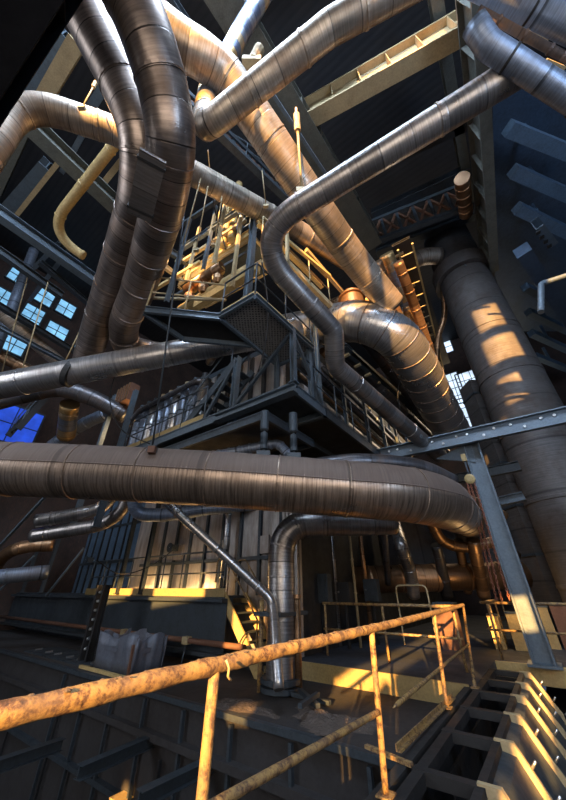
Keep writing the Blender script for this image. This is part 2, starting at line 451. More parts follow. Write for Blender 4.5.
for (u, v, w, h, nx, ny) in [(452, 389, 1.5, 3.0, 3, 4), (471, 388, 1.6, 3.2, 3, 4), (461, 414, 2.4, 2.6, 4, 3), (444, 345, 1.2, 2.0, 2, 3), (528, 390, 1.5, 3, 3, 4)]:
    window(PS(u, v, 25.9), BX, w, h, nx, ny, M['sky_white'], -AX)

# ------------------------------------------------------------------ roof steel
def zb(u0, v0, u1, v1, z): return PZ(u0, v0, z), PZ(u1, v1, z)
a, b = zb(296, 120, 470, 22, 16.2)
beam('roof_beam', a, b, 1.5, .5, M['beamtan'], 'tan painted roof beam catching the light, below the upper right roof panels', stiff=6)
a, b = zb(276, 84, 352, 18, 16.8); beam('roof_beam', a, b, .5, .4, M['olive'], 'narrow olive roof beam running just above the tan one')
a, b = zb(215, -20, 372, 243, 15.4); beam('roof_girder', a, b, .85, .85, M['olive'], 'long dark olive roof girder passing beside the turnbuckle rod', stiff=7)
a, b = zb(150, -25, 300, 200, 16.6); beam('roof_girder', a, b, .5, .45, M['dark'], 'dark roof girder seen behind the diagonal tan pipe')
a, b = zb(468, -30, 489, 262, 14.6); beam('roof_girder', a, b, 1.5, .34, M['olive'], 'tall bolted girder with a pale lower flange below the blue pipes', stiff=9)
a, b = zb(432, -20, 470, 200, 17.4); beam('roof_beam', a, b, .5, .35, M['olive'], 'thin pale edged beam left of the tall bolted girder')
a, b = zb(330, 185, 478, 118, 17.4); beam('roof_beam', a, b, .5, .4, M['black'], 'black cross beam above the long silver bent pipe')
a, b = zb(376, 252, 474, 214, 17.4); beam('roof_beam', a, b, .5, .4, M['dark'], 'dark cross beam above the rusty lattice girder')
a, b = zb(372, 215, 480, 165, 17.2); beam('roof_beam', a, b, .4, .4, M['dark'], 'dark cross beam over the top of the big chimney')
# left roof bays
gl = 'roof purlins of the left bay'
for (u0, v0, u1, v1, z, h, w, m, lab) in [
    (22, 116, 125, 214, 14.2, .55, .5, 'olive', 'grey green beam with a pale edge running under the bent tan pipe on the left'),
    (-12, 205, 100, 284, 12.6, .45, .35, 'slate', 'light grey beam just above the blue windows'),
    (-8, 246, 62, 296, 11.6, .30, .22, 'dark', 'dark beam crossing in front of the blue windows')]:
    a, b = zb(u0, v0, u1, v1, z); beam('roof_beam', a, b, h, w, M[m], lab)
for i, (u0, v0, u1, v1, z, w, m, lab) in enumerate([
    (58, 163, 8, 226, 15.2, .16, 'beamtan', 'thin pale purlin left of the bent ochre pipe'),
    (48, 165, 4, 214, 15.6, .5, 'slate', 'broad grey purlin meeting the beam under the bent tan pipe'),
    (30, 120, -6, 200, 15.6, .3, 'olive', 'olive purlin below the elbow of the bent tan pipe'),
    (78, 40, 44, 98, 16.5, .45, 'beamtan', 'broad tan purlin above the bent tan pipe'),
    (64, 32, 26, 92, 16.8, .4, 'slate', 'grey purlin next to the black corner beam'),
    (118, 66, 84, 118, 16.8, .3, 'slate', 'grey purlin beside the big double pipe'),
    (130, 150, 102, 185, 15.6, .2, 'beamtan', 'short pale purlin next to the big double pipe'),
    (84, 132, 62, 172, 15.8, .18, 'slate', 'thin grey purlin under the middle of the bent tan pipe'),
    (60, 242, 34, 268, 13.2, .15, 'slate', 'pale strut dropping to the window wall'),
    (72, 246, 30, 300, 13.0, .15, 'slate', 'longer pale strut dropping past the windows')]):
    a, b = zb(u0, v0, u1, v1, z); beam('roof_purlin', a, b, w*1.0, w, M[m], lab, group=gl)
# right roof bay: shelves between girder and wall
for i, (u0, v0, u1, v1, z, w, lab) in enumerate([
    (508, 128, 572, 154, 14.2, .9, 'blue grey ledge right below the two thick blue grey pipes'),
    (513, 171, 574, 198, 14.0, .85, 'second blue grey ledge down the right roof bay'),
    (517, 208, 574, 236, 13.8, .8, 'third blue grey ledge, above the punched bracket'),
    (525, 287, 570, 312, 13.4, .7, 'blue grey ledge just under the handrail stub'),
    (528, 312, 570, 332, 13.4, .7, 'blue grey ledge beside the middle of the big chimney'),
    (531, 333, 570, 351, 13.4, .7, 'dark ledge second from the last in the right roof bay'),
    (535, 356, 570, 370, 13.4, .7, 'dark ledge deepest in the right roof bay')]):
    a, b = zb(u0, v0, u1, v1, z)
    o = beam('wall_ledge', a, b, .36, w*.45, M['ledge'], lab, 'ledge', 'ledges of the right roof bay', ibeam=False)
    MB().bar(a.lerp(b, .45) + UP*.2, a.lerp(b, .45) + UP*1.2, .14, .12, up=AX).build('stud', M['ledge'], o)
a, b = zb(522, 250, 570, 322, 12.6); o = beam('bay_edge_beam', a, b, .5, .5, M['bluewall'], 'blue black edge beam running down right past the handrail stub', ibeam=False)
# soffit panel behind ledges
o = tag(MB().poly([PZ(492, 70, 15.6), PZ(620, 70, 15.6), PZ(620, 330, 15.6), PZ(514, 330, 15.6), PZ(490, 262, 15.6)], .12).build('soffit_panel', M['bluewall']), 'blue black sheet panel behind the ledges at the right', 'panel', kind='thing')
# punched bracket
p = PZ(533, 226, 12.6); q = PZ(548, 244, 12.6)
o = tag(MB().channel(p, q, .5, .25).build('punched_bracket', M['slate']), 'small punched steel bracket on the blue black edge beam', 'bracket')
for k in range(4): MB().box(p.lerp(q, (k+.5)/4) - UP*.27, .13, .13, .05, AX).build('slot', M['black'], o)
# black corner beam, near
a, b = D(40, -40, 4.4), D(-60, 118, 4.6); a, b = a + (a-b)*1.2, b + (b-a)*1.2
beam('corner_beam', a, b, 1.0, .9, M['soot'], 'massive black beam cutting across the top left corner', stiff=4)
# lattice girder
def truss(pa, pb, h, n, label):
    e = empty('lattice_girder', pa, label, 'girder')
    x = (pb-pa).normalized()
    for z in (0, -h): MB().bar(pa + UP*z, pb + UP*z, .22, .22).build('chord', M['dark'], e)
    for k in range(n):
        a, b = pa.lerp(pb, k/n), pa.lerp(pb, (k+1)/n)
        MB().bar(a, a - UP*h, .12, .12, up=x).build('vertical', M['dark'], e)
        MB().bar(a, b - UP*h, .10, .10).build('brace', M['rust'], e); MB().bar(a - UP*h, b, .10, .10).build('brace', M['rust'], e)
    return e
a, b = zb(352, 230, 462, 186, 16.9); truss(a, b, 1.6, 7, 'rusty cross braced lattice girder left of the chimney top')
a, b = zb(182, 90, 300, 205, 14.0); truss(a, b, .5, 8, 'light lattice walkway truss behind the diagonal tan pipe')

# ------------------------------------------------------------------ big pipes
R = .42
pts = hwpts([(66, -30, 23), (82, 6, 22.5), (100, 42, 22), (122, 85, 21.5), (141, 138, 21), (140, 190, 19.5), (126, 240, 17), (109, 290, 14.5), (94, 336, 13), (85, 368, 12.4)], R)
pipe('insulated_pipe', catmull(ext(pts)), R, M['brown'], 'left half of the big brown pipe pair sweeping down from the top', bands=1.25, group='big brown pipe pair', flange=False)
pts = hwpts([(115, -30, 27), (135, 6, 26.5), (150, 45, 26), (163, 88, 25), (171, 138, 24), (166, 190, 21.5), (154, 240, 18.5), (138, 290, 15.5), (124, 328, 13.6), (128, 346, 12.8), (146, 352, 12.2), (170, 356, 12)], R)
pipe('insulated_pipe', catmull(ext(pts)), R, M['brown'], 'right half of the big brown pipe pair, its foot curling away to the right', bands=1.15, group='big brown pipe pair')
p = D(146, 188, 5.3)
t = (D(138, 214, 5.7) - D(150, 160, 5.1)).normalized()
o = tag(MB().bar(p - t*.52, p + t*.52, .40, .10, up=(EYE-p).normalized()).build('inspection_box', M['steel']), 'flat sheet metal box strapped over the seam of the brown pipe pair', 'cover box')
for q in (-.4, .4): MB().bar(p + t*(q-.02), p + t*(q+.02), .44, .12, up=(EYE-p).normalized()).build('strap', M['black'], o)

# P4: tan pipe, left elbow then right
R = .32
pts = hwpts([(-26, 172, 15), (6, 136, 14.5), (28, 104, 14), (60, 106, 13.2), (112, 130, 12.6), (160, 156, 12), (205, 180, 11.5), (250, 203, 10.8), (300, 232, 9.5), (345, 258, 8.6), (385, 285, 8)], R)
pipe('insulated_pipe', fillet([pts[0], pts[2] + V((-.25, 0, .25)), pts[4], pts[6], pts[8], pts[10]], [1.1, .8, .8, .8]), R, M['tan'], 'tan pipe bending at the upper left and running right behind the brown pair', bands=1.6)
# P7 diagonal
R = .42
pts = hwpts([(140, 14, 20.5), (183, 45, 19.5), (204, 58, 19), (224, 75, 18.3), (242, 99, 17.8), (272, 142, 17), (306, 192, 15.8), (350, 254, 14), (392, 306, 13)], R)
pipe('insulated_pipe', catmull(pts), R, M['tan'], 'thick tan pipe running diagonally down from the top to the bright elbow', bands=1.5)
# P6
R = .25
pts = hwpts([(420, -22, 15.5), (378, 4, 15), (330, 28, 14.6), (280, 66, 14.2), (232, 106, 13.6), (204, 118, 12.8), (203, 94, 11.2), (222, 62, 10), (240, 38, 9.4), (262, 12, 9)], R)
P6 = fillet([pts[0] + (pts[0]-pts[2]).normalized()*5, pts[2], D(203, 130, R*F/12.8), D(208, 94, R*F/10.2), D(238, 37, R*F/9.3), D(262, -4, R*F/9) + (D(262, -4, R*F/9) - D(238, 37, R*F/9.3)).normalized()*3], [1.4, .42, .4, .4])
k6 = min(range(len(P6)), key=lambda i: (P6[i] - D(205, 120, R*F/11.5)).length)
pipe('insulated_pipe', P6[:k6+1], R, M['tan'], 'orange lit pipe crossing at the top and turning back in a hairpin', bands=1.1)
pipe('insulated_pipe', P6[k6:], R*.99, M['mixed'], 'blue and tan patched pipe rising behind the hairpin bend')
# P5 silver S pipe
R = .24
P5 = fillet([D(522, 69, R*F/15.6), D(248, 238, R*F/11.2), D(334, 331, R*F/9.8), D(335, 366, R*F/9.4), D(440, 456, R*F/7.2)], [.95, .4, .4])
pipe('steel_pipe', P5, R, M['steel'], 'long shiny grey pipe with a hairpin bend in the middle of the hall', bands=2.6, band_off=1.2)
# P2 long silver
R = .36
pts = hwpts([(-60, 397, 13.6), (0, 386, 13.2), (120, 363, 12.6), (240, 341, 11.8), (300, 332, 11.2)], R)
o = pipe('steel_pipe', catmull(pts, .3), R, M['silver'], 'straight silver pipe with a black strap crossing the left half of the hall', bands=3.1, band_off=2.0)
p = D(71, 372, R*F/12.9); t = (pts[2]-pts[1]).normalized()
MB().lathe(p - t*.07, (t + V((0, .3, -.5))).normalized(), [(0, R+.01), (.01, R+.03), (.15, R+.03), (.16, R+.01)]).build('strap', M['black'], o)
# P3 main horizontal
R = .5
pts = hwpts([(-70, 466, 26.4), (0, 468, 26.3), (120, 473, 26.5), (240, 480, 27), (330, 487, 27.2), (400, 493, 27), (436, 500, 25.5), (451, 508, 22), (461, 515, 18), (467, 521, 14.5), (470, 525, 12)], R)
P3 = catmull(pts)
o = pipe('insulated_pipe', P3, R, M['main'], 'huge dusty brown pipe crossing the whole middle of the picture', bands=1.25, band_off=1.6, band_w=.03, band_max=10)
seam = [p + ((P3[min(i+1, len(P3)-1)] - P3[max(i-1, 0)]).normalized().cross(UP)).normalized()*(R+.002) for i, p in enumerate(P3)]
MB().tube(seam, .012, 6).build('seam_strip', M['main'], o)
# saddle sheet on top right
s0 = PY(360, 470, 6.6)
tag(MB().tube(catmull([PY(318, 466, 7.0), PY(360, 462, 7.0), PY(420, 468, 7.1), PY(452, 482, 7.4)]), .2, 16).build('insulated_pipe', M['black_pipe']), 'dark pipe lying along the top of the huge dusty brown pipe', 'pipe')
# P8 fat elbow
R = .62
pts = hwpts([(286, 332, 15.5), (322, 326, 16.5), (362, 322, 18.5), (394, 336, 19), (415, 364, 18), (432, 396, 16.5), (452, 432, 15)], R)
R *= 1.12
o = pipe('insulated_pipe', catmull(pts, .2), R, M['silver'], 'fat bright elbow pipe wrapped in segments in the centre', bands=.62, band_off=1.6, band_w=.04, band_max=22, seg=36, bandmat=M['brown'])
p = D(352, 301, 11.6)
MB().lathe(p, UP, [(-.4, .42), (.05, .42), (.05, .5), (.14, .5), (.14, .36), (.35, .3), (.45, .15)]).build('top_nozzle', M['copper'], o)
pts = hwpts([(318, 316, 8), (345, 303, 8.5), (380, 306, 9), (408, 330, 9), (424, 354, 8.5)], .36)
pipe('insulated_pipe', catmull(pts), .36, M['copper'], 'brown pipe hugging the upper side of the fat bright elbow')
# elbow down pipe below main
R = .30
b0 = D(281, 662, R*F/15.0)
vx = V((b0.x, b0.y, LZ + .01))
top = V((b0.x, b0.y, PY(282, 545, b0.y).z))
P9 = fillet([vx, V((b0.x, b0.y, PY(282, 524, b0.y).z)), D(395, 521, R*F/12.5)], [.75])
o = pipe('elbow_pipe', P9, R, M['steel'], 'upright grey pipe elbowing right beneath the huge dusty brown pipe', bands=.62, band_off=1.3, start_up=V((0, -1, 0)))
for dz in (.02, .14): MB().lathe(vx + UP*dz, UP, [(0, R*1.35), (.08, R*1.35)]).build('base_flange', M['dark'], o)
for dz in (1.25,): MB().bar(vx + UP*dz - AX*.5, vx + UP*dz + AX*.5, .7, .07).build('clamp', M['dark'], o)
# slim companion uprights next to it
q = V((b0.x + .34, b0.y - .1, LZ)); pipe('riser_pipe', [q, q + UP*1.6], .07, M['copper'], 'slim brown riser right of the upright grey elbow pipe', seg=12, flange=True)
q = V((b0.x - .42, b0.y + .02, LZ)); pipe('riser_pipe', [q, q + UP*1.5], .05, M['yellow'], 'slim yellow riser left of the upright grey elbow pipe', seg=10)
# brace tube
P = fillet([D(164, 500, 6.6), D(273, 601, 6.1), D(279, 690, 4.95)], .3)
pipe('brace_pipe', P, .085, M['silver'], 'slanting grey tube bending down beside the upright elbow pipe', seg=14, bands=1.1, band_w=.04)

# top right pipes
R = .17
o = pipe('insulated_pipe', fillet([D(474, 24, 4.6), D(488, 45, 4.6), D(488, 45, 4.6) + (D(640, 143, 4.6) - D(488, 45, 4.6))*2.2], .2), R, M['blue'], 'thick blue grey pipe with black joints above the right ledges', bands=1.2, band_off=.75, band_w=.04, bandmat=M['black'])
pipe('insulated_pipe', [D(470, -26, 5.2), D(470, -26, 5.2) + (D(640, 56, 5.2) - D(470, -26, 5.2))*2.2], .24, M['blue'], 'topmost and thickest blue grey pipe in the top right corner', bands=1.3, band_off=1.2, band_w=.04, bandmat=M['black'])
pipe('rusty_pipe', [D(478, 10, 5.3), D(478, 10, 5.3) + (D(640, 98, 5.3) - D(478, 10, 5.3))*2.2], .066, M['rustpipe'], 'rusty black pipe between the two thick blue grey pipes', bands=.5, seg=14)
for k, (u, v) in enumerate([(517, 25), (536, 40), (553, 68)]):
    p = D(u, v, 7.6); tag(MB().box(p, .5, .2, .1, V((.9, .2, -.3)).normalized()).build('bracket_plate', M['beamtan']), ['uppermost orange bracket glimpsed behind the rusty black pipe', 'middle orange bracket glimpsed behind the rusty black pipe', 'pale bracket lowest behind the rusty black pipe'][k], 'bracket', 'brackets behind the rusty pipe')

# ochre bent conduit left
R = .13
pts = [PZ(118, 140, 13.2), PZ(82, 188, 13.0), PZ(50, 224, 12.6), PZ(58, 246, 12.2), PZ(80, 256, 11.8)]
pipe('bent_pipe', fillet([pts[0], PZ(46, 232, 12.4), PZ(84, 256, 12.0)], 1.0), .16, M['yellowsteel'], 'bent ochre pipe under the left roof', seg=14, bands=1.5)
# far-left pipes
for (lst, r, m, lab) in [
    ([(-20, 294, 7), (30, 338, 6.4), (66, 368, 6)], .28, 'tan', 'tan pipe slanting down below the blue windows'),
    ([(-20, 345, 6), (20, 366, 5.8), (60, 384, 5.5)], .28, 'copper', 'brown pipe slanting down behind the straight silver pipe'),
    ([(-20, 406, 9), (20, 396, 8.5), (60, 389, 8.2), (92, 398, 8), (126, 416, 7.8)], .32, 'black_pipe', 'dark sagging pipe under the straight silver pipe'),
    ([(34, 250, 4), (8, 318, 4.6), (-6, 352, 5)], .22, 'blue', 'dull blue downpipe in front of the blue windows'),
    ([(70, 404, 8.5), (66, 436, 8)], .34, 'mixed', 'short upright patched pipe lit orange at the left'),
    ([(52, 446, 6), (84, 424, 6), (106, 414, 6)], .26, 'blue', 'blue grey pipe rising toward the row of upright tubes'),
    ([(36, 521, 6.4), (72, 515, 6.2), (100, 508, 6), (116, 492, 6)], .2, 'steel', 'upper of the two bent pipes under the huge dusty pipe'),
    ([(32, 536, 6.4), (70, 530, 6.3), (104, 523, 6.2), (122, 510, 6.1), (130, 490, 6)], .2, 'steel', 'lower of the two bent pipes under the huge dusty pipe'),
    ([(-12, 580, 6), (4, 556, 6), (24, 547, 6), (54, 545, 5.8)], .22, 'copper', 'curved brown pipe at the left edge above the deck'),
    ([(-12, 578, 7), (48, 572, 6.4)], .22, 'blue', 'blue grey pipe end lying low at the left edge'),
    ([(133, 494, 6.4), (138, 512, 6.4), (160, 515, 6.3), (214, 508, 6.2), (268, 503, 6)], .2, 'blue', 'blue grey pipe along the top of the lit sheet metal wall')]:
    pipe('insulated_pipe', catmull(hwpts(lst, r)), r, M[m], lab, bands=1.4, seg=18)

# ------------------------------------------------------------------ central machine house
def clad_mat():
    m = N('light_sheet_cladding'); ob = m.add('ShaderNodeTexCoord').outputs['Object']
    n1 = m.noise(ob, 1.2, 6, .7, (1, 1, .35)); n2 = m.noise(ob, 6, 5, .7, (1, 1, .15))
    c = m.mix(m.ramp(n1, [(.4, (0, 0, 0)), (.68, (.75,)*3)]), (.56, .53, .50), (.20, .14, .10))
    m.set('Base Color', m.mix(1.0, c, m.ramp(n2, [(.3, (.6, .6, .62)), (.7, (1.1, 1.1, 1.1))]), 'MULTIPLY')); m.set('Metallic', .55); m.set('Roughness', .42); m.bump(n2, .2, .01); return m.m
M['clad'] = clad_mat()
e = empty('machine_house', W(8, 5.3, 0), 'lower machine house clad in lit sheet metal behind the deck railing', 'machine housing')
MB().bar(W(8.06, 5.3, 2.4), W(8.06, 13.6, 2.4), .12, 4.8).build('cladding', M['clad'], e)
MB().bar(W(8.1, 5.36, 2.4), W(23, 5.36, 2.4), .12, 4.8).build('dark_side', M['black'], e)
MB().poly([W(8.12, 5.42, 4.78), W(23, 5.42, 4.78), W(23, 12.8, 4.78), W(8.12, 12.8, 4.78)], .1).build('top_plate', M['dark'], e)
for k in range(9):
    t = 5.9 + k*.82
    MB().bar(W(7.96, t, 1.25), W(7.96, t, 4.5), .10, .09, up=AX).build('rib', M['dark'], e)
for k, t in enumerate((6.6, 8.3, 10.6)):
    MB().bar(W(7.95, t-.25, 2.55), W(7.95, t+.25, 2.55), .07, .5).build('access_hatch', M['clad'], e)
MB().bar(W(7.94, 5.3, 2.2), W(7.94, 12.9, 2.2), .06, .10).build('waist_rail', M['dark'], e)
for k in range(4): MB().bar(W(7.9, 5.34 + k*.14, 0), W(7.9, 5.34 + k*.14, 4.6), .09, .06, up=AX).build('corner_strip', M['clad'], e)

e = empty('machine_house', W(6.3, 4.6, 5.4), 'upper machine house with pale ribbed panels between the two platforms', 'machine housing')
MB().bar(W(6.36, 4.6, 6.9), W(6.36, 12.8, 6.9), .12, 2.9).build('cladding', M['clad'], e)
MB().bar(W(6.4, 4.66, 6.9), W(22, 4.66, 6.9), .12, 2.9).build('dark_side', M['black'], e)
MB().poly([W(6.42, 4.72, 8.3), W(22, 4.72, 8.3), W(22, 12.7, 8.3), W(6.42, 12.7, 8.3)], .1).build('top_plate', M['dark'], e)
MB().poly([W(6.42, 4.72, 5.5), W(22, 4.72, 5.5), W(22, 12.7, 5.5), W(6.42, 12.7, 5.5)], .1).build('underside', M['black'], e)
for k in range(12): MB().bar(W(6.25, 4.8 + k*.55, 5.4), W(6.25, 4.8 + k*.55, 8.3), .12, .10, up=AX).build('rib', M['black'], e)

# deck on girder
e = empty('deck', W(6.95, 7.2, 1.25), 'long service deck with a yellow kick plate in front of the lit sheet metal wall', 'deck')
MB().poly([W(6.95, 7.0, 1.25), W(7.9, 7.0, 1.25), W(7.9, 21.8, 1.25), W(6.95, 21.8, 1.25)], .06).build('deck_plate', M['dark'], e)
MB().bar(W(6.93, 7.0, 1.32), W(6.93, 14.6, 1.32), .03, .2).build('kick_plate', M['toe'], e)
MB().ibeam(W(6.95, 6.9, .58), W(6.95, 21.8, .58), 1.22, .4).build('girder', M['dark'], e)
railing('railing', [W(6.97, 7.1, 1.25), W(6.97, 14.6, 1.25)], 'thin brown railing along the deck in front of the lit sheet metal wall', r=.026, step=.95, mids=(.55,), mat=M['dark'])
for k, u in enumerate((22, 41, 118, 141)):
    p = PS(u, 592, 6.9); p.z = 1.25
    post('deck_post', p, V((p.x, p.y, 4.6)), .13, M['dark'], ['tall post at the far left end of the deck', 'tall post second along the deck from the left edge', 'tall post beside the pair of bent pipes on the deck', 'tall post on the deck just right of the bolted black column'][k], group='tall deck posts')
# rusty service pipe under girder
P = [W(6.6, 5.9, .28), W(6.6, 21.6, .28)]
o = pipe('rusty_pipe', P, .06, M['rust'], 'thin rusty pipe hung below the deck girder', seg=10)
for t in (7.9, 10.8): MB().box(W(6.6, t, .28), .2, .16, .16, BX).build('clamp', M['beamtan'], o)
for k, t in enumerate((7.9, 10.8)): hang('drop_rod', W(6.6, t, .2), W(6.5, t, LZ+.02), .022, ['thin drop rod under the rusty pipe beside the crumpled bin', 'thin drop rod under the rusty pipe left of the bolted column'][k], nuts=False, group='drop rods')
# bolted column
p = PS(75, 700, 5.6); p.z = LZ
q = V((p.x, p.y, PS(105, 585, 5.6).z))
e = empty('bolted_column', p, 'black double channel column with bolt heads at the lower left', 'column')
for sgn in (-1, 1): MB().channel(p + BX*sgn*.13, q + BX*sgn*.13, .2, .08*sgn, .02, up=AX).build('channel', M['black'], e)
for k in range(9):
    z = p.z + .3 + k*.22
    if z < q.z: MB().bar(V((p.x, p.y, z)) - BX*.12, V((p.x, p.y, z)) + BX*.12, .03, .09).build('batten', M['dark'], e); MB().cyl(V((p.x, p.y, z)) - AX*.11, V((p.x, p.y, z)) - AX*.05, .03, 8).build('bolt', M['chrome'], e)
# crumpled bin
def bin_():
    e = empty('scrap_bin', PZ(138, 690, LZ), 'crumpled pale sheet metal bin beside the bolted column', 'bin')
    a = PS(88, 690, 5.3); a.z = LZ; b = a - BX*1.55; c = b + AX*.85; d = a + AX*.85
    for nm, (p, q), m in (('front_panel', (a, b), M['bin']), ('side_panel', (b, c), M['bin']), ('back_panel', (c, d), M['bin']), ('side_panel', (d, a), M['bin'])):
        mb = MB(); n = 14; t = (q-p).normalized(); o = t.cross(UP)
        for i in range(n+1):
            x = i/n; w = .05*math.sin(x*9+1)+.03*math.sin(x*23)
            for zz, ww in ((0, 0), (.25, w*.5), (.5, w), (.72 + .07*math.sin(x*7+p.x), w*1.3)):
                mb.v.append(p.lerp(q, x) + o*ww + UP*zz)
        for i in range(n):
            for k in range(3): mb.face((i*4+k, (i+1)*4+k, (i+1)*4+k+1, i*4+k+1), smooth=True)
        ob = mb.build(nm, m, e); sm = ob.modifiers.new('s', 'SOLIDIFY'); sm.thickness = .02
    MB().poly([a + UP*.5, b + UP*.5, c + UP*.5, d + UP*.5], .1).build('ash_fill', M['bin'], e)
    mb = MB(); mb.bar(b + UP*.05 - AX*.02 + BX*.0, b + UP*.6 - AX*.02, .05, .05, up=AX); mb.build('corner_angle', M['rust'], e)
bin_()
tag(MB().bar(W(5.22, 7.2, LZ+.03), W(5.22, 10.2, LZ+.03), .08, .06).build('curb_beam', M['yellowsteel']), 'low yellow edged curb beam behind the big handrail', 'curb', kind='thing')
# joists over the pit
for k, (u0, v0, u1, v1) in enumerate([(-20, 772, 56, 746), (78, 773, 160, 737), (138, 800, 215, 762)]):
    a, b = zb(u0, v0, u1, v1, -.95); b = b + (b-a).normalized()*.1
    beam('pit_joist', a, b, .16, .16, M['dark'], ['stub joist over the pit at the left edge', 'stub joist over the pit, middle of the three', 'stub joist over the pit nearest the handrail post'][k], 'joist', 'pit joists')
# pit wall planks / struts
for k, (u0, v0, u1, v1) in enumerate([(18, 700, 4, 760), (62, 700, 48, 790), (160, 760, 152, 800)]):
    a, b = PS(u0, v0, 5.02), PS(u1, v1, 5.02)
    tag(MB().bar(a, V((a.x, a.y, -4.15)), .05, .05, up=AX).build('pit_strut', M['black']), ['upright black strip on the pit wall at the left edge', 'upright black strip on the pit wall below the bolted column', 'upright black strip on the pit wall beside the handrail post'][k], 'strip', 'pit wall strips', 'thing')
p = PZ(122, 797, -1.7); p.z = -4.2
tag(MB().bar(p + UP*2.45 - BX*.15, p + BX*.15 + UP*2.45, .3, .12).bar(p + UP*1.2 - BX*.1, p + BX*.1 + UP*1.2, .2, 2.4).build('yellow_pedestal', M['yellowsteel']), 'yellow lit pedestal down in the pit at the bottom', 'pedestal')
# debris heap
def heap(c, rx, ry, h, mat, label, seed, n=44):
    random.seed(seed); mb = MB(); 
    for j in range(n+1):
        for i in range(n+1):
            x, y = i/n*2-1, j/n*2-1; rr = math.hypot(x, y) * (1 + .25*math.sin(3*math.atan2(y, x) + seed) + .15*math.sin(7*math.atan2(y, x)))
            z = max(0, 1-rr)**1.1*h*(.6+.4*math.sin(x*5+seed)*math.cos(y*4))*(.7+.6*random.random()) - (.05 if rr >= 1 else 0)
            mb.v.append(c + BX*(-x*rx) + AX*(y*ry) + UP*(z-.01))
    for j in range(n):
        for i in range(n): mb.face((j*(n+1)+i, j*(n+1)+i+1, (j+1)*(n+1)+i+1, (j+1)*(n+1)+i))
    return tag(mb.build('rubble_heap', mat), label, 'rubble', kind='stuff')
M['rub'] = paint('brown_ash_rubble', (.075, .058, .048), .9, 0, (.05, .04, .035), .8, 5, .8)
heap(PZ(330, 722, LZ), .8, .55, .13, M['rub'], 'low heap of brown ash and rubble on the concrete ledge', 3)
heap(PZ(240, 706, LZ), .9, .4, .07, M['rub'], 'thin spill of ash left of the upright elbow pipe', 5)
for k, (u0, v0, u1, v1) in enumerate([(292, 694, 330, 703), (300, 690, 318, 706), (318, 694, 300, 706)]):
    a, b = zb(u0, v0, u1, v1, LZ+.06+.07*k)
    tag(MB().bar(a, b, .07, .06).build('loose_bar', M['dark']), ['loose bar on the ledge behind the ash heap', 'loose bar leaning across behind the ash heap', 'topmost loose bar crossing the others behind the ash heap'][k], 'bar', 'loose bars on the ledge')

# stair from deck
def stair(name, top, bot, wdir, width, n, label, mat, tmat, rail=None, hr=.9):
    e = empty(name, bot, label, 'stairs')
    d = bot - top
    for s in (0, 1):
        o = wdir*width*s
        MB().bar(top + o, bot + o, .05, .24).build('stringer', mat, e)
    run = V((d.x, d.y, 0))
    for i in range(1, n):
        p = top + d*(i/n); w = run.normalized()
        MB().bar(p + wdir*.03, p + wdir*(width-.03), abs(run.length/n)*1.1, .035).build('tread', tmat, e)
    if rail:
        for s in (0, 1):
            o = wdir*width*s
            P = fillet([top + o - run.normalized()*.35 + UP*hr*.35, top + o - run.normalized()*.35 + UP*hr, top + o + UP*hr, bot + o + UP*hr, bot + o + UP*.2], .15, .08)
            MB().tube(P, .022, 8).build('handrail', rail, e)
            for q in (.1, .9): MB().cyl(top + o + d*q, top + o + d*q + UP*hr, .02, 8).build('rail_post', rail, e)
    return e
stair('stairs', W(6.98, 7.1, 1.25), W(6.98, 5.75, LZ+.02), AX, .8, 8, 'short yellow stair going down from the end of the deck', M['yellowsteel'], M['dark'], M['yellow'])
P = catmull([PS(247, 632, 6.8), PS(240, 642, 6.8), PS(241, 655, 6.8), PS(252, 660, 6.8)]); pipe('hose', P, .02, M['black'], 'loose black hose loop on the yellow stair', 'hose', seg=8)
# vertical drain + valve by wall
p = PS(222, 592, 7.6); pipe('riser_pipe', [V((p.x, p.y, 1.3)), V((p.x, p.y, 4.6))], .1, M['silver'], 'grey upright pipe on the deck before the lit sheet metal wall', seg=14, bands=.9)
for k, (u, v) in enumerate([(174, 548), (90, 560)]):
    p = PS(u, v, 7.75); e = empty('valve', p, ['hand valve on the lit sheet metal wall near the grey upright pipe', 'hand valve on the lit sheet metal wall behind the bolted column'][k], 'valve', 'wall valves')
    MB().box(p, .2, .25, .2, BX).build('valve_body', M['dark'], e); MB().lathe(p - AX*.2, AX, [(0, .16), (.03, .16)], 14).build('hand_wheel', M['dark'], e); MB().cyl(p - AX*.2, p + AX*.2, .02, 8).build('spindle', M['chrome'], e)

# ------------------------------------------------------------------ platforms
PZ2, PZ1 = 5.35, 7.0
platform('platform', [W(4.75, 3.2, 0), W(4.75, 10.4, 0), W(6.2, 10.4, 0), W(6.2, 3.2, 0)], PZ2, 'lower steel platform with the row of upright tubes on it', beamh=.26, deck=M['dark'])
platform('platform', [W(6.22, 3.2, 0), W(6.22, 4.5, 0), W(13.5, 4.5, 0), W(13.5, 3.2, 0)], PZ2, 'dark gallery platform running away to the right along the machine house', beamh=.26, deck=M['black'], mat=M['dark'])
platform('platform', [W(4.3, 3.6, 0), W(4.3, 9.4, 0), W(6.2, 9.4, 0), W(6.2, 3.6, 0)], 4.55, 'dark service platform hung just below the lower steel platform', beamh=.2, deck=M['black'], mat=M['dark'])
railing('railing', [W(4.78, 10.2, PZ2), W(4.78, 6.2, PZ2)], 'railing in front of the row of upright tubes', step=1.1, mat=M['dark'], kick=M['toe'])
railing('railing', [W(4.78, 3.25, PZ2), W(8, 3.25, PZ2), W(13.4, 3.25, PZ2)], 'dark railing along the gallery running away to the right', step=1.2, mat=M['dark'], r=.022)
p1 = [PZ(221, 315, PZ1), PZ(255, 295, PZ1), PZ(312, 347, PZ1), PZ(278, 362, PZ1)]
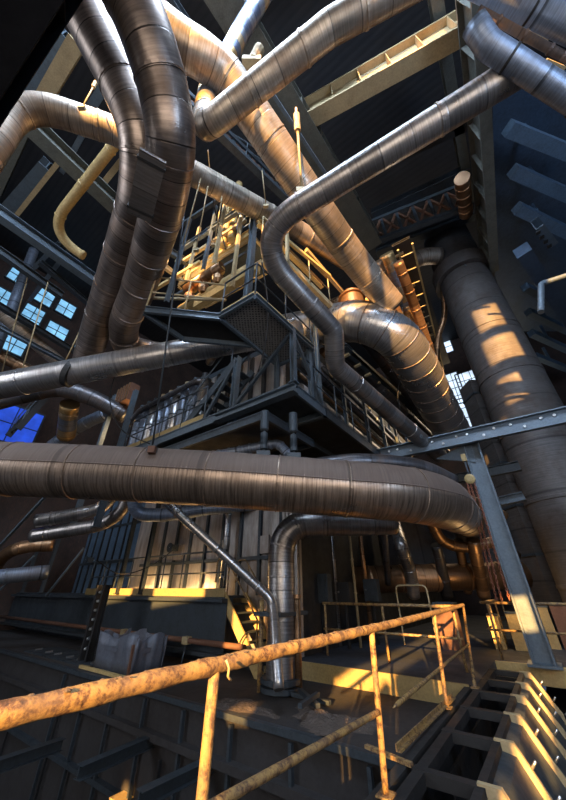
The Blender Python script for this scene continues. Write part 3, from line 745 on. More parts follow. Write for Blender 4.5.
platform('platform', p1, PZ1, 'perforated corner platform with a yellow edge jutting out in the centre', beamh=.16, mat=M['slate'])
tag(MB().bar(p1[0] + UP*.06, p1[1] + UP*.06, .03, .16).bar(p1[1] + UP*.06, p1[2] + UP*.06, .03, .16).build('kick_board', M['yellowsteel']), 'yellow kick board around the perforated corner platform', 'kick board')
q0, q1 = PZ(146, 308, PZ1), PZ(221, 315.5, PZ1)
off = AX*1.1
platform('platform', [q0, q1, q1 + off, q0 + off], PZ1-.01, 'upper walkway platform joining the corner platform from the left', beamh=.2, deck=M['black'])
railing('railing', [q0, q1], 'lit railing on the upper walkway platform', step=.9, mat=M['beamtan'])
railing('railing', [p1[0] + UP*.05, p1[1] + UP*.05, p1[1].lerp(p1[2], .98) + UP*.05], 'railing around the perforated corner platform', step=.95, mat=M['dark'])
# supporting posts
for k, (s, t, z0, z1, w) in enumerate([(4.8, 5.1, PZ2-.8, 7.0, .15), (4.8, 3.22, PZ2, 7.0, .12), (5.6, 3.25, PZ2, 7.0, .10), (5.3, 4.1, PZ2, 7.0, .1), (4.8, 12.3, 3.0, 8.4, .16), (4.8, 10.6, 3.0, 8.0, .16), (6.15, 3.3, PZ2, 9.2, .1)]):
    post('frame_post', W(s, t, z0), W(s, t, z1), w, M['slate'], ['thick steel post under the upper walkway left of centre', 'corner post under the perforated corner platform', 'post just right of the corner post under the perforated platform', 'inner post in shade under the perforated platform', 'thick post farthest left on the lower platform, beyond the row of upright tubes', 'thick post just left of the row of upright tubes', 'post rising beside the lower bend of the shiny grey pipe'][k], group='platform frame posts')
for k, (a, b) in enumerate([(W(4.8, 5.1, PZ2), W(4.8, 3.3, 6.9)), (W(4.8, 6.2, PZ2), W(4.8, 5.15, 6.9)), (W(4.8, 3.22, 6.9), W(6.1, 3.25, PZ2+.1))]):
    tag(MB().bar(a, b, .07, .09).build('diagonal_brace', M['dark']), ['diagonal brace under the perforated corner platform', 'diagonal brace left of the thick steel post', 'diagonal brace on the right face of the corner frame'][k], 'brace', 'platform braces', 'thing')
stair('stairs', W(4.85, 5.2, 7.0), W(4.85, 7.2, PZ2), AX, .7, 9, 'steep steel stair up to the upper walkway platform', M['dark'], M['dark'], M['slate'])
# frame below: heavy cross beams with spring hangers
a, b = W(4.5, 3.3, 5.05), W(4.5, 6.6, 5.05)
beam('hanger_beam', W(4.55, 3.0, 5.0), W(4.55, 5.4, 5.0), .18, .2, M['slate'], 'stub beam carrying the two spring hangers')
for k, (u, v0, v1) in enumerate([(265, 411, 456), (293, 413, 458)]):
    p = D(u, v0, 6.3); q = PY(u - 1, v1, p.y); hang('spring_hanger', p, V((p.x, p.y, q.z)), .028, ['left spring hanger above the huge dusty pipe', 'right spring hanger above the huge dusty pipe'][k], 'spring hanger', can=(.085, .42), group='spring hangers')
pipe('insulated_pipe', fillet([D(182, 462, 7.4), D(278, 443, 7.4), D(290, 456, 7.2)], .2), .11, M['blue'], 'small ribbed pipe behind the spring hangers', seg=14, bands=.25, band_max=20)
hang('hanger_rod', D(186, 200, 7.0), D(152, 449, 5.6), .018, 'long thin hanger rod reaching down to the huge dusty pipe', nuts=False)
MB().box(D(152, 450, 5.55), .12, .1, .12).build('pipe_clevis', M['rust'], bpy.data.objects['hanger_rod'])
# row of upright tubes
for k in range(9):
    p = W(5.15, 6.9 + k*.44, PZ2); h = 1.75
    e = tag(MB().tube([p, p + UP*h*.5, p + UP*h], .165, 18).build('upright_tube', M['blue'] if k % 3 else M['silver']), 'upright insulated tube in the row behind the lower platform railing, number %s from its right end' % ['first', 'second', 'third', 'fourth', 'fifth', 'sixth', 'seventh', 'eighth', 'ninth'][k], 'tube', 'row of upright tubes')
    e['label'] = ['upright tube nearest the thick steel post, first of the row', 'second upright tube from the thick steel post', 'third upright tube from the thick steel post', 'fourth upright tube from the thick steel post', 'middle upright tube of the row on the lower platform', 'fourth upright tube from the far left end of the row', 'third upright tube from the far left end of the row', 'second upright tube from the far left end of the row', 'upright tube at the far left end of the row'][k]
    MB().lathe(p + UP*h, UP, [(0, .18), (.08, .18), (.08, .12), (.3, .1)], 16).build('cap', M['beamtan'] if k in (2, 4, 5) else M['dark'], e)
    MB().lathe(p + UP*.9, UP, [(0, .175), (.05, .175)], 18).build('band', M['dark'], e)
pipe('header_pipe', fillet([W(4.92, 10.9, 6.5), W(4.92, 10.2, 7.0), W(4.92, 6.9, 7.05), W(5.8, 6.7, 7.05)], .4), .085, M['black_pipe'], 'dark header pipe running across the row of upright tubes', seg=14, bands=1.2)
pipe('header_pipe', fillet([W(5.1, 5.2, 7.9), W(5.1, 6.6, 8.0), W(5.6, 7.4, 8.4)], .3), .14, M['black_pipe'], 'thicker dark pipe stub above the right end of the upright tubes', seg=14)

# ------------------------------------------------------------------ upper scaffold in sunlight
def bb(u0, v0, u1, v1, z, h, w, mat, label, name='scaffold_beam', ib=False, cat='beam', group='sunlit scaffold beams'):
    a, b = zb(u0, v0, u1, v1, z); return beam(name, a, b, h, w, mat, label, cat, group, ibeam=ib)
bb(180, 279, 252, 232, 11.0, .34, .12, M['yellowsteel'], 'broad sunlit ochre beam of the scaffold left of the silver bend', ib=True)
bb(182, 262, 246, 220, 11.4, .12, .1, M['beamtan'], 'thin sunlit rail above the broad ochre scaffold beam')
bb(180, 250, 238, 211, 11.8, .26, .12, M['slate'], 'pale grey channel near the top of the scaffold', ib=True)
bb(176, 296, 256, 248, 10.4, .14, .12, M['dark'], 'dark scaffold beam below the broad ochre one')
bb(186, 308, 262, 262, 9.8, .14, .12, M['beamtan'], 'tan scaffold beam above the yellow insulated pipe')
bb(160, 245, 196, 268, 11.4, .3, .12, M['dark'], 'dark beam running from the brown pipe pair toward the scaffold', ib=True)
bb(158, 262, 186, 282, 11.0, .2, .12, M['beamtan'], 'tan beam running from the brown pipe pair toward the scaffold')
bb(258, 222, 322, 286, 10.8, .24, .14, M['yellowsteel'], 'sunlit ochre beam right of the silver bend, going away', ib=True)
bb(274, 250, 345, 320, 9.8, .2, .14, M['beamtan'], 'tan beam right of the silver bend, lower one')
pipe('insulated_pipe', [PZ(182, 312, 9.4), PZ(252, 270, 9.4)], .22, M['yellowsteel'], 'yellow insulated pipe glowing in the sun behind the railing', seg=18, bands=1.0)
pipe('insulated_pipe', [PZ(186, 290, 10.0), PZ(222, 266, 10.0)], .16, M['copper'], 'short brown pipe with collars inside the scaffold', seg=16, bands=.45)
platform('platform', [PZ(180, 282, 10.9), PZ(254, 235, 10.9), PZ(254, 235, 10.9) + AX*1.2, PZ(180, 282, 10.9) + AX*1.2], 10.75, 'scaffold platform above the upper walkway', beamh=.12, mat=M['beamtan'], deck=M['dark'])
railing('railing', [PZ(182, 276, 11.0), PZ(249, 233, 11.0)], 'railing of the scaffold platform in the sun', mat=M['slate'], step=1.0)
for k, (u, v, z0, z1, r, m) in enumerate([(223, 246, 11, 14.2, .12, 'yellowsteel'), (231, 240, 11, 14.6, .12, 'yellowsteel'), (239, 232, 11, 13.6, .1, 'blue')]):
    p = PZ(u, v, z0); pipe('riser_pipe', [V((p.x, p.y, z0)), V((p.x, p.y, z1))], r, M[m], ['left of the two sunlit yellow risers on the scaffold', 'right of the two sunlit yellow risers on the scaffold', 'blue grey riser next to the sunlit yellow risers'][k], seg=14, bands=.8)
p = PZ(247, 300, 7.6)
post('scaffold_post', p, V((p.x, p.y, 12.4)), .16, M['slate'], 'tall pale post in front of the sunlit scaffold')
p = PZ(248, 214, 13); 
# thin rods hanging left of scaffold
for k, (u0, v0, u1, v1, d0, d1) in enumerate([(201, 178, 178, 262, 8.0, 8.4), (208, 186, 196, 250, 8.4, 8.6), (222, 196, 214, 245, 8.6, 8.8), (97, 80, 82, 108, 7.4, 6.9), (262, 170, 266, 206, 8.8, 9.0)]):
    hang('hanger_rod', D(u0, v0, d0), D(u1, v1, d1), .016, ['pale rod beside the brown pipe pair above the scaffold', 'second pale rod from the brown pipe pair above the scaffold', 'short pale rod nearest the yellow risers', 'chain like rod holding the bent tan pipe at the left', 'short rod under the diagonal tan pipe'][k], nuts=(k == 3), mat=M['beamtan'], group='thin hanger rods')
# twin turnbuckle rod right of diagonal pipe
e0 = D(296, 108, 7.6); e1 = D(302, 192, 7.3)
hang('hanger_rod', e0, e1, .03, 'long turnbuckle rod hanging between the tan and the silver pipe', mat=M['beamtan'])
hang('hanger_rod', D(260, 48, 7.8), D(252, 64, 7.6), .05, 'thick short hanger above the orange lit pipe', mat=M['beamtan'])
bb(270, 90, 335, 188, 14.0, .12, .1, M['slate'], 'thin grey rail beside the long olive girder')
bb(276, 180, 300, 164, 13.4, .1, .08, M['beamtan'], 'short tan strut joining rail and girder')
bb(232, 196, 300, 262, 12.0, .2, .14, M['dark'], 'dark beam under the tan pipe right of the scaffold', ib=True)
bb(306, 250, 360, 312, 11.2, .18, .12, M['beamtan'], 'tan beam just left of the diagonal pipe end')
a, b = zb(200, 130, 286, 182, 13.4); railing('railing', [a, b], 'dark high railing behind the diagonal tan pipe', mat=M['slate'], step=1.6)
a, b = zb(262, 238, 330, 300, 9.8); railing('railing', [a, b], 'tan railing right of the silver bend', mat=M['beamtan'], step=1.0)

# ------------------------------------------------------------------ right face: trays and pipes along axis A
for k, (u0, v0, u1, v1, z, w, h, m, lab) in enumerate([
    (340, 348, 424, 424, 8.0, .25, .12, 'dark', 'dark cable tray running away under the fat elbow'),
    (372, 350, 436, 420, 8.8, .22, .12, 'black', 'black cable tray with bright clips right of the fat elbow'),
    (326, 362, 420, 438, 7.2, .25, .18, 'dark', 'dark channel running away below the shiny grey pipe'),
    (392, 246, 438, 366, 13.4, .7, .12, 'black', 'black ladder tray left of the chimney'),
    ]):
    a, b = zb(u0, v0, u1, v1, z); o = tag(MB().channel(a, b, h, w).build('cable_tray', M[m]), lab, 'cable tray', 'cable trays')
    d = b - a; n = 10
    for i in range(n):
        p = a + d*((i+.5)/n); MB().box(p - UP*(h/2+.03), .1, w*.9, .06, d.normalized()).build('clip', M['beamtan'], o)
for k, (lst, r, m, lab, bd) in enumerate([
    ([(340, 346, 6), (392, 400, 5), (446, 452, 4)], .2, 'black_pipe', 'dark pipe next to the tail of the shiny grey pipe', 1.2),
    ([(366, 342, 5), (410, 398, 4.4), (450, 446, 4)], .18, 'black_pipe', 'dark pipe under the fat bright elbow', 1.2),
    ([(386, 254, 7), (404, 300, 6.6), (420, 356, 6.2), (430, 392, 6)], .24, 'mixed', 'blue and yellow banded pipe left of the chimney', .8),
    ([(398, 262, 5), (416, 310, 4.6), (438, 376, 4.2)], .16, 'copper', 'brown pipe beside the blue and yellow banded pipe', .7),
    ([(376, 262, 6), (396, 312, 5.6), (428, 378, 5.2), (450, 420, 5)], .2, 'copper', 'brown pipe coming down behind the fat bright elbow', .9),
    ([(402, 272, 8), (420, 258, 8), (440, 256, 8)], .4, 'tan', 'tan duct joining the chimney below its collar', 1.0),
    ([(444, 286, 2.6), (444, 318, 2.6), (438, 338, 2.6), (437, 366, 2.6)], .13, 'copper', 'thin bent pipe hanging left of the chimney', 0),
    ([(462, 178, 7), (466, 214, 6)], .26, 'copper', 'short copper pipe entering the roof above the chimney', .5),
    ([(444, 480, 5), (456, 497, 5), (478, 503, 5), (504, 516, 5)], .16, 'copper', 'brown bent pipe behind the red chains', .8),
    ([(430, 520, 5), (442, 540, 5), (462, 547, 5), (500, 543, 5), (516, 556, 5)], .17, 'copper', 'warm lit bent pipe below the end of the huge dusty pipe', .8),
    ([(394, 520, 5), (402, 548, 6), (410, 572, 6), (414, 596, 6)], .2, 'steel', 'kinked upright pipe in the dark recess below the huge pipe', .5),
    ([(384, 524, 3), (388, 584, 3)], .1, 'black_pipe', 'slim upright pipe in the dark recess below the huge pipe', 0),
    ([(458, 540, 4), (468, 592, 4)], .14, 'copper', 'left upright pipe before the warm lit drum', .8),
    ([(473, 540, 6), (484, 596, 6)], .2, 'copper', 'thick upright pipe before the warm lit drum', .8),
    ([(436, 545, 5), (448, 596, 5)], .17, 'black_pipe', 'dark upright pipe left of the warm lit drum pipes', .8)]):
    pipe('steel_pipe', catmull(hwpts(lst, r)), r, M[m], lab, bands=bd, seg=18)
# strips on gallery side
for k, (u0, v0, u1, v1, z) in enumerate([(352, 352, 400, 394, 8.0), (300, 300, 340, 335, 8.6)]):
    a, b = zb(u0, v0, u1, v1, z); tag(MB().bar(a, b, .1, .12).build('ledger_strip', M['beamtan']), ['pale ledger strip catching light below the fat elbow', 'pale ledger strip next to the perforated platform'][k], 'strip', kind='thing')
# recess fluorescent
a, b = D(352, 520, 8.5), D(380, 528, 9.2)
o = tag(MB().bar(a, b, .25, .09).build('batten_lamp', M['beamtan']), 'unlit batten lamp hanging in the dark recess', 'lamp')
MB().cyl(a - UP*.07, b - UP*.07, .03, 8).build('tube', M['chrome'], o)
# ------------------------------------------------------------------ chimney
sx, sy = 8.9, 10.0
c = lambda z: V((sx, sy, z))
zt = PY(466, 262, sy - .9).z
e = empty('chimney', c(0), 'big rusty round chimney stack with a collar at the right', 'chimney')
n = 40
MB().tube([c(-.9 + (zt+.9)*k/40) for k in range(41)], 1.08, 48, start_up=V((0, -1, 0))).build('shaft', M['stack'], e)
MB().lathe(c(zt-.25), UP, [(0, 1.1), (0, 1.3), (.75, 1.3), (.8, 1.16), (.8, 1.1)], 48).build('collar', M['stack'], e)
MB().tube([c(zt+.4), c(zt+1.6), c(17.9)], 1.08, 48).build('upper_shaft', M['conc'], e)
for k in range(5): MB().lathe(c(1.4 + k*2.3), UP, [(0, 1.08), (.01, 1.105), (.10, 1.105), (.11, 1.08)], 48).build('weld_band', M['stack'], e)
# guide arm bracing chimney
p = c(zt - .4) + V((-.55, -1.0, 0)); q = PZ(494, 268, zt - .1)
tag(MB().extr([p, q, q + UP*.0 + AX*.9], UP*.12).build('gusset_plate', M['slate']), 'triangular steel gusset bracing the chimney collar', 'bracket')
# rect duct beside it
dx, dy = 8.75, 12.0
e = empty('flue_duct', V((dx, dy, 0)), 'brown sheet flue duct standing left behind the chimney', 'duct')
MB().bar(V((dx, dy, 0)), V((dx, dy, 9.5)), .66, .9, up=V((0, 1, 0))).build('duct_shell', M['stack'], e)
for k in range(6): MB().box(V((dx, dy, .8 + 1.6*k)), .72, .96, .08).build('stiffener', M['dark'], e)
MB().bar(V((dx+.34, dy-.46, 0)), V((dx+.34, dy-.46, 9.5)), .06, .06, up=V((0, 1, 0))).build('corner_angle', M['silver'], e)
# ------------------------------------------------------------------ crane column and beam
cb = PY(540, 650, 8.6); ctop = PY(468, 436, 8.6)
e = tag(MB().ibeam(V((cb.x, cb.y, -.02)), V((cb.x, cb.y, ctop.z)), .42, .36, .03, .04, up=BX).build('steel_column', M['slate']), 'blue grey steel column standing before the chimney', 'column', kind='thing')
MB().box(V((cb.x, cb.y, .02)), .6, .6, .05, AX).build('base_plate', M['slate'], e)
cz = ctop.z + .05
zl, zr = W(0, 0, 0), W(0, 0, 0)
s0 = V((cb.x, cb.y, 0)).dot(AX) - .3
pa, pb = PS(372, 458, s0), PS(590, 411, s0)
e = tag(MB().channel(pa, pb, .42, .16, .03).build('bolted_beam', M['slate']), 'blue grey bolted beam resting across the top of the steel column', 'beam', kind='thing')
for k in range(16):
    p = pa.lerp(pb, .04 + k*.06 + (.01 if k % 2 else 0)) - AX*.02 + UP*(.08 if k % 3 else -.05)
    MB().cyl(p, p - AX*.05, .035, 8).build('bolt', M['chrome'], e)
for k, (u0, v0, u1, v1, dd) in enumerate([(440, 456, 476, 440, 0), (440, 470, 500, 452, .5)]):
    pass
g0 = PS(470, 442, s0 + .25); g1 = PS(436, 459, s0 + .25); g2 = PS(476, 462, s0 + .25)
tag(MB().extr([g0, g1, g2], AX*.04).build('gusset_plate', M['slate']), 'large triangular gusset under the bolted beam', 'bracket')
pa, pb = PS(420, 486, s0 + .9), PS(520, 466, s0 + .9)
beam('cross_beam', pa, pb, .26, .2, M['dark'], 'dark cross beam behind the steel column under the gusset')
pa, pb = PS(498, 502, s0 + .9), PS(524, 496, s0 + .9)
beam('cross_beam', pa, pb, .22, .2, M['dark'], 'short dark cross beam right of the steel column')
pa, pb = PZ(452, 430, 8.6), PZ(480, 423, 8.6)
# chain hoist
h0 = PS(464, 458, s0 - .1)
e = empty('chain_hoist', h0, 'yellow chain hoist with long red chains before the steel column', 'hoist')
MB().box(h0, .14, .12, .2, AX).build('hook_block', M['toe'], e)
h1 = PS(470, 479, s0 - .2)
MB().lathe(h1 - AX*.06, AX, [(0, .08), (.02, .13), (.10, .13), (.12, .08)], 18).build('chain_wheel', M['toe'], e)
MB().cyl(h0, h1, .025, 8).build('hook_rod', M['dark'], e)
def chain(p, q, lab):
    mb = MB(); L = (q-p).length; n = int(L/.055); t = (q-p).normalized(); x = t.orthogonal().normalized(); y = t.cross(x)
    for i in range(n):
        o = p + t*(L*(i+.5)/n); w = x if i % 2 else y
        ring = [o + t*(.042*math.cos(a)) + w*(.022*math.sin(a)) for a in [k*math.pi/4 for k in range(9)]]
        mb.tube(ring, .0085, 5, caps=False)
    mb.build('chain', M['chain'], e)
for du, bu in ((-3, 492), (0, 498), (4, 508)):
    p = PS(470 + du, 482, s0 - .2); q = PS(bu, 600, s0 - .25); chain(p, V((p.x + (q.x-p.x)*.6, p.y + (q.y-p.y)*.6, q.z)), '')
# warm lit drum & machinery
a, b = PY(352, 580, 12.5), PY(545, 574, 12.5)
o = tag(MB().cyl(a, b, .42, 30).build('steam_drum', M['copper']), 'long warm lit drum lying behind the red chains', 'drum')
for k in range(6): 
    p = a.lerp(b, (k+.5)/6); t = (b-a).normalized(); MB().lathe(p, t, [(0, .44), (.08, .44)], 30).build('band', M['copper'], o)
a, b = PY(380, 545, 14), PY(560, 540, 14)
tag(MB().bar(a, b, .2, 2.2).build('boiler_panel', M['stack']), 'brown boiler panel in the gloom behind the warm lit drum', 'panel', kind='thing')
for k, (u, v, w, h, m, lab) in enumerate([(514, 622, .28, .4, 'yellowsteel', 'sunlit yellow cabinet behind the steel column foot'), (494, 622, .25, .3, 'yellowsteel', 'sunlit yellow cabinet beside the red chains'), (538, 612, .5, .25, 'toe', 'low sunlit yellow box right of the steel column'), (560, 612, .4, .3, 'rust', 'brown machine box at the right edge'), (446, 610, .5, .3, 'rust', 'brown machine box left of the red chains')]):
    p = PY(u, v, 10.6 + .2*(k % 3)); 
    e = empty('machine_box', V((p.x, p.y, 0)), lab, 'machine box'); hh = p.z + h/2
    MB().bar(V((p.x, p.y, 0)), V((p.x, p.y, hh)), w, w, up=AX).build('body', M[m], e)
    MB().bar(V((p.x, p.y, hh)), V((p.x, p.y, hh+.04)), w*1.1, w*1.1, up=AX).build('lid', M['dark'], e)
    MB().bar(V((p.x, p.y, hh*.5)) - BX*w*.3 - AX*w*.52, V((p.x, p.y, hh*.5)) + BX*w*.3 - AX*w*.52, .02, hh*.5).build('door', M[m], e)
# handrail stub upper right
p = D(541, 283, 8.0)
pipe('bent_rail', fillet([PY(541, 312, 4.6), PY(541, 284, 4.6), PY(575, 273, 4.4)], .1), .06, M['slate'], 'bent grey handrail stub at the right edge under the ledges', 'rail', seg=12)
# stair + blue glow far left
a, b = PT(44, 396, 17.5), PT(8, 436, 17.5)
stair('stairs', a, b, -BX, 1.2, 11, 'dark open stair in front of the deep blue window at the far left', M['black'], M['dark'], M['slate'])

# ------------------------------------------------------------------ foreground railing
RZ = 1.4 - .32
rp = [PZ(-46, 724.5, RZ), PZ(0, 715.5, RZ), PZ(112, 690, RZ), PZ(226, 663, RZ), PZ(375, 628, RZ), PZ(434, 613, RZ), PZ(463, 605, RZ)]
line0, line1 = rp[1], rp[6]
e = empty('handrail', PZ(209, 800, 0), 'big weathered yellow handrail sweeping across the foreground', 'railing')
M['yellow']
path = catmull(rp, .03)
random.seed(2)
nz = [random.random() for _ in range(4000)]
mb = MB(); mb.tube(path, lambda L: .0335 + .003*nz[int(L*37) % 4000] + .002*math.sin(L*23), 16); mb.build('top_rail', M['yellow'], e)
# flakes of dirt lying on the rail
fl = MB(); random.seed(4)
for k in range(320):
    p = path[random.randrange(len(path))]; r = .003 + random.random()*.007
    o = p + V((random.uniform(-.022, .022), random.uniform(-.02, .02), .030 + random.random()*.003))
    fl.tube_var([o - UP*r*.5, o, o + UP*r*.5], [r, r*1.3, r*.5], UP, 6)
tag(fl.build('dirt_flakes', M['rub'], e), 'crumbs of peeling paint and dirt', kind='stuff')
def rpost(u, v, vb, ub):
    top = min(path, key=lambda p: (p - PZ(u, v, RZ)).length)
    b = PZ(ub, vb, 0.0) if vb < 800 else V((top.x - .015, top.y - .01, 0))
    MB().tube([b.lerp(top, k/10) for k in range(11)], .026, 14).build('post', M['yellow'], e)
    return b, top
b1 = rpost(217, 666, 812, 208); b2 = rpost(373, 629, 796, 386); b3 = rpost(433, 613, 708, 447); b4 = rpost(462.5, 605, 688, 475)
b0 = (PZ(-20, 1000, 0), None)
mid = lambda b, q: b[0].lerp(b[1], q)
MB().tube(catmull([mid(b1, .57), mid(b2, .46)], .05), .022, 12).build('mid_rail', M['yellow'], e)
m3 = mid(b3, .40); m4 = mid(b4, .44); mx = PZ(393, 708, m3.z)
MB().tube([mx, mx.lerp(m3, .06), m3, m4], lambda L: .004 if L < .001 else .022, 12).build('mid_rail', M['yellow'], e)
for b in (b2, b3, b4): MB().box(b[0] + UP*.006, .14, .12, .012, AX).build('foot_plate', M['yellow'], e)
MB().angle(PZ(396, 752, .02), PZ(452, 698, .02), .055, t=.015).build('kick_angle', M['yellow'], e)
MB().bar(PZ(366, 746, .0), PZ(412, 765, 0), .05, .03).build('kick_bracket', M['yellow'], e)
# small torn wire around rail
P = catmull([PZ(226, 660, RZ+.03), PZ(229, 668, RZ), PZ(228, 676, RZ-.03), PZ(231, 680, RZ-.05)], .02); pipe('wire_loop', P, .006, M['beamtan'], 'scrap of wire twisted round the handrail above the nearest post', 'wire', seg=6)
# far railings
def prail(name, pts, z, zmid, label, posts, r=.03, mat=None, extra=None):
    e = empty(name, pts[0], label, 'railing'); mat = mat or M['yellow']
    MB().tube(pts if len(pts) == 2 else fillet(pts, .15), r, 10).build('top_rail', mat, e)
    lo = [V((p.x, p.y, p.z - .55)) for p in pts]; MB().tube(lo if len(lo) == 2 else fillet(lo, .15), r*.8, 10).build('mid_rail', mat, e)
    for (k, q) in posts:
        p = pts[k].lerp(pts[k+1], q); MB().cyl(V((p.x, p.y, 0)), p, r*.9, 10).build('post', mat, e)
    return e
g1 = W(8.3, 1.6, RZ); prail('handrail', [W(8.6, 5.0, RZ), W(8.6, 1.75, RZ)], RZ, .5, 'plain yellow railing across the dark floor behind the big handrail', [(0, .02), (0, .5), (0, .98)], .032)
prail('handrail', [W(10.5, 1.5, RZ+.03), W(10.5, -2.4, RZ+.03)], RZ, .5, 'sunlit yellow railing behind the hatches at the right', [(0, .03), (0, .25), (0, .6), (0, .9)], .03)
prail('handrail', [W(10.7, 1.55, RZ+.03), W(15, 1.5, RZ+.03)], RZ, .5, 'yellow railing running away past the corner post of the big handrail', [(0, .3), (0, .6), (0, .98)], .026)
a = PS(398, 602, 11.5); b = PS(430, 606, 11.5)
P = fillet([V((a.x, a.y, 0)), V((a.x, a.y, 1.5)), V((b.x, b.y, 1.5)), V((b.x, b.y, 0))], .15); pipe('hoop_rail', P, .025, M['beamtan'], 'pale hoop railing in the dark recess', 'rail', seg=10)

# ------------------------------------------------------------------ hatch row
e = empty('hatch_row', W(4, 1.2, 0), 'black row of square hatches with ribbed flank beside the handrail', 'hatch row')
t0, t1 = .93, 1.52
hs = [2.0, 2.95, 4.08, 5.25, 6.45, 7.65, 8.8, 9.95]
def at(u, v): p = PZ(u, v, 0); return p.dot(AX)
hs = [at(405, 850), at(418, 768), at(446, 730), at(466, 707), at(480, 691), at(490, 679.5), at(499, 670)]
hs = [hs[0] - .95] + hs
print('HATCH', [round(x, 2) for x in hs])
for k, s in enumerate(hs):
    MB().bar(W(s, t0, -.04), W(s, t1, -.04), .10, .09).build('cross_bar', M['black'], e)
MB().bar(W(hs[0]-.2, t1-.06, -.05), W(hs[-1]+.1, t1-.06, -.05), .10, .10).build('side_bar', M['black'], e)
MB().bar(W(hs[0]-.2, t0+.05, -.05), W(hs[-1]+.1, t0+.02, -.05), .07, .10).build('side_bar', M['black'], e)
MB().bar(W(hs[0]-.2, (t0+t1)/2, -1.4), W(hs[-1], (t0+t1)/2, -1.4), t1-t0, .06).build('chute_floor', M['black'], e)
MB().bar(W(hs[0]-.2, t1, -.7), W(hs[-1], t1, -.7), .04, 1.3).build('inner_wall', M['black'], e)
MB().bar(W(hs[0]-.2, t0-.02, -.75), W(hs[-1], t0-.02, -.75), .03, 1.3).build('inner_wall', M['black'], e)
MB().bar(W(hs[-1]+.02, t0, -.75), W(hs[-1]+.02, t1, -.75), .03, 1.3).build('end_wall', M['black'], e)
fl = MB()
prof = [(t0-.0, -.06), (t0-.12, -.08), (.52, -.62), (.48, -1.0)]
for (ta, za), (tb, zb_) in zip(prof[:-1], prof[1:]):
    fl.extr([W(hs[0]-.2, ta, za), W(hs[-1], ta, za), W(hs[-1], tb, zb_), W(hs[0]-.2, tb, zb_)], V((0, 0, -.03)))
fl.build('sloping_flank', M['dark'], e)
for k, s in enumerate(hs):
    pr = [(t0+.03, .015), (t0-.14, 0.0), (.44, -.60), (.40, -1.0)]
    mb = MB()
    for (ta, za), (tb, zb_) in zip(pr[:-1], pr[1:]): pass
    mb.extr([W(s-.035, a_, z_) for a_, z_ in [(t0+.06, .02), (t0-.12, .02), (.50, -.52), (.44, -1.0), (.53, -1.0), (.58, -.56), (t0-.10, -.09), (t0+.06, -.09)]], AX*.06)
    r = mb.build('rib', M['beamtan'], e)
    for q in (.25, .6, .9):
        p = W(s + .0, t0-.14 + (.44-t0+.14)*q, -.6*q); MB().cyl(p, p + (BX*-.5 + UP*.6)*.1, .014, 6).build('stud', M['chrome'], r)

# ------------------------------------------------------------------ dark upper casing and lines along the gallery
e = empty('upper_casing', W(8.2, 4.9, 8.3), 'black upper casing behind the pipes above the gallery', 'machine casing')
MB().bar(W(8.3, 4.95, 9.5), W(22, 4.95, 9.5), .12, 2.6).build('side_sheet', M['black'], e)
MB().bar(W(8.3, 4.95, 9.5), W(8.3, 11.5, 9.5), .12, 2.6).build('front_sheet', M['dark'], e)
for k in range(8): MB().bar(W(8.6 + k*1.5, 4.86, 8.3), W(8.6 + k*1.5, 4.86, 10.8), .10, .10, up=AX).build('rib', M['dark'], e)
for k, (t, z, r, s0_, s1_, m, lab) in enumerate([
    (4.25, 6.05, .10, 6.6, 20, 'black_pipe', 'lowest dark pipe running away just above the gallery floor'),
    (4.35, 6.75, .16, 6.8, 20, 'steel', 'grey pipe running away at handrail height above the gallery'),
    (4.45, 7.45, .09, 6.9, 20, 'copper', 'thin brown pipe third up above the gallery'),
    (4.35, 8.0, .18, 7.2, 20, 'black_pipe', 'thick dark pipe fourth up above the gallery'),
    (4.5, 8.8, .10, 8.2, 20, 'blue', 'blue grey pipe fifth up above the gallery'),
    (4.4, 9.5, .14, 8.6, 20, 'copper', 'brown pipe highest of the lines running away above the gallery')]):
    pipe('gallery_pipe', [W(s0_ + (s1_-s0_)*q/8, t, z) for q in range(9)], r, M[m], lab, bands=1.1, seg=14, group='pipes along the gallery')
for k in range(6):
    s = 7.4 + k*2.1
    post('gallery_post', W(s, 4.1, PZ2), W(s, 4.1, 9.8), .12, M['dark'], ['pipe rack post on the gallery nearest the perforated platform', 'second pipe rack post along the gallery', 'third pipe rack post along the gallery', 'fourth pipe rack post along the gallery', 'fifth pipe rack post along the gallery', 'pipe rack post deepest along the gallery'][k], group='pipe rack posts', plate=False)
# ------------------------------------------------------------------ far left clutter under and over the huge pipe
e = empty('panel_house', W(9.5, 14.2, 0), 'blue grey slatted panel housing at the far left above the deck', 'machine housing')
MB().bar(W(9.5, 14.0, 3.0), W(9.5, 21.5, 3.0), .12, 6.0).build('cladding', M['ledge'], e)
for k in range(10): MB().bar(W(9.42, 14.3 + k*.75, .2), W(9.42, 14.3 + k*.75, 5.9), .10, .08, up=AX).build('rib', M['black'], e)
for k, z in enumerate((2.6, 4.4)): MB().bar(W(9.4, 14.0, z), W(9.4, 21.5, z), .06, .12).build('waist_rail', M['dark'], e)
for k, (u0, v0, d0, u1, v1, d1, w, lab) in enumerate([
    (-4, 550, 9.5, 66, 474, 9.5, .07, 'pale diagonal brace crossing the lower left under the huge pipe'),
    (0, 590, 10.5, 34, 556, 10.5, .05, 'thin pale handrail end at the lower left above the deck'),
    (46, 596, 11, 84, 548, 11.5, .06, 'thin diagonal stay by the tall posts on the deck')]):
    tag(MB().bar(D(u0, v0, d0), D(u1, v1, d1), w, w).build('diagonal_stay', M['slate']), lab, 'brace', 'thin stays at the left', 'thing')
e = empty('brown_cabinet', D(127, 408, 11.5), 'rusty brown slatted cabinet left of the upright tubes', 'cabinet')
p = D(127, 396, 13)
MB().bar(p - BX*.5, p + BX*.5, .4, .8).build('body', M['rust'], e)
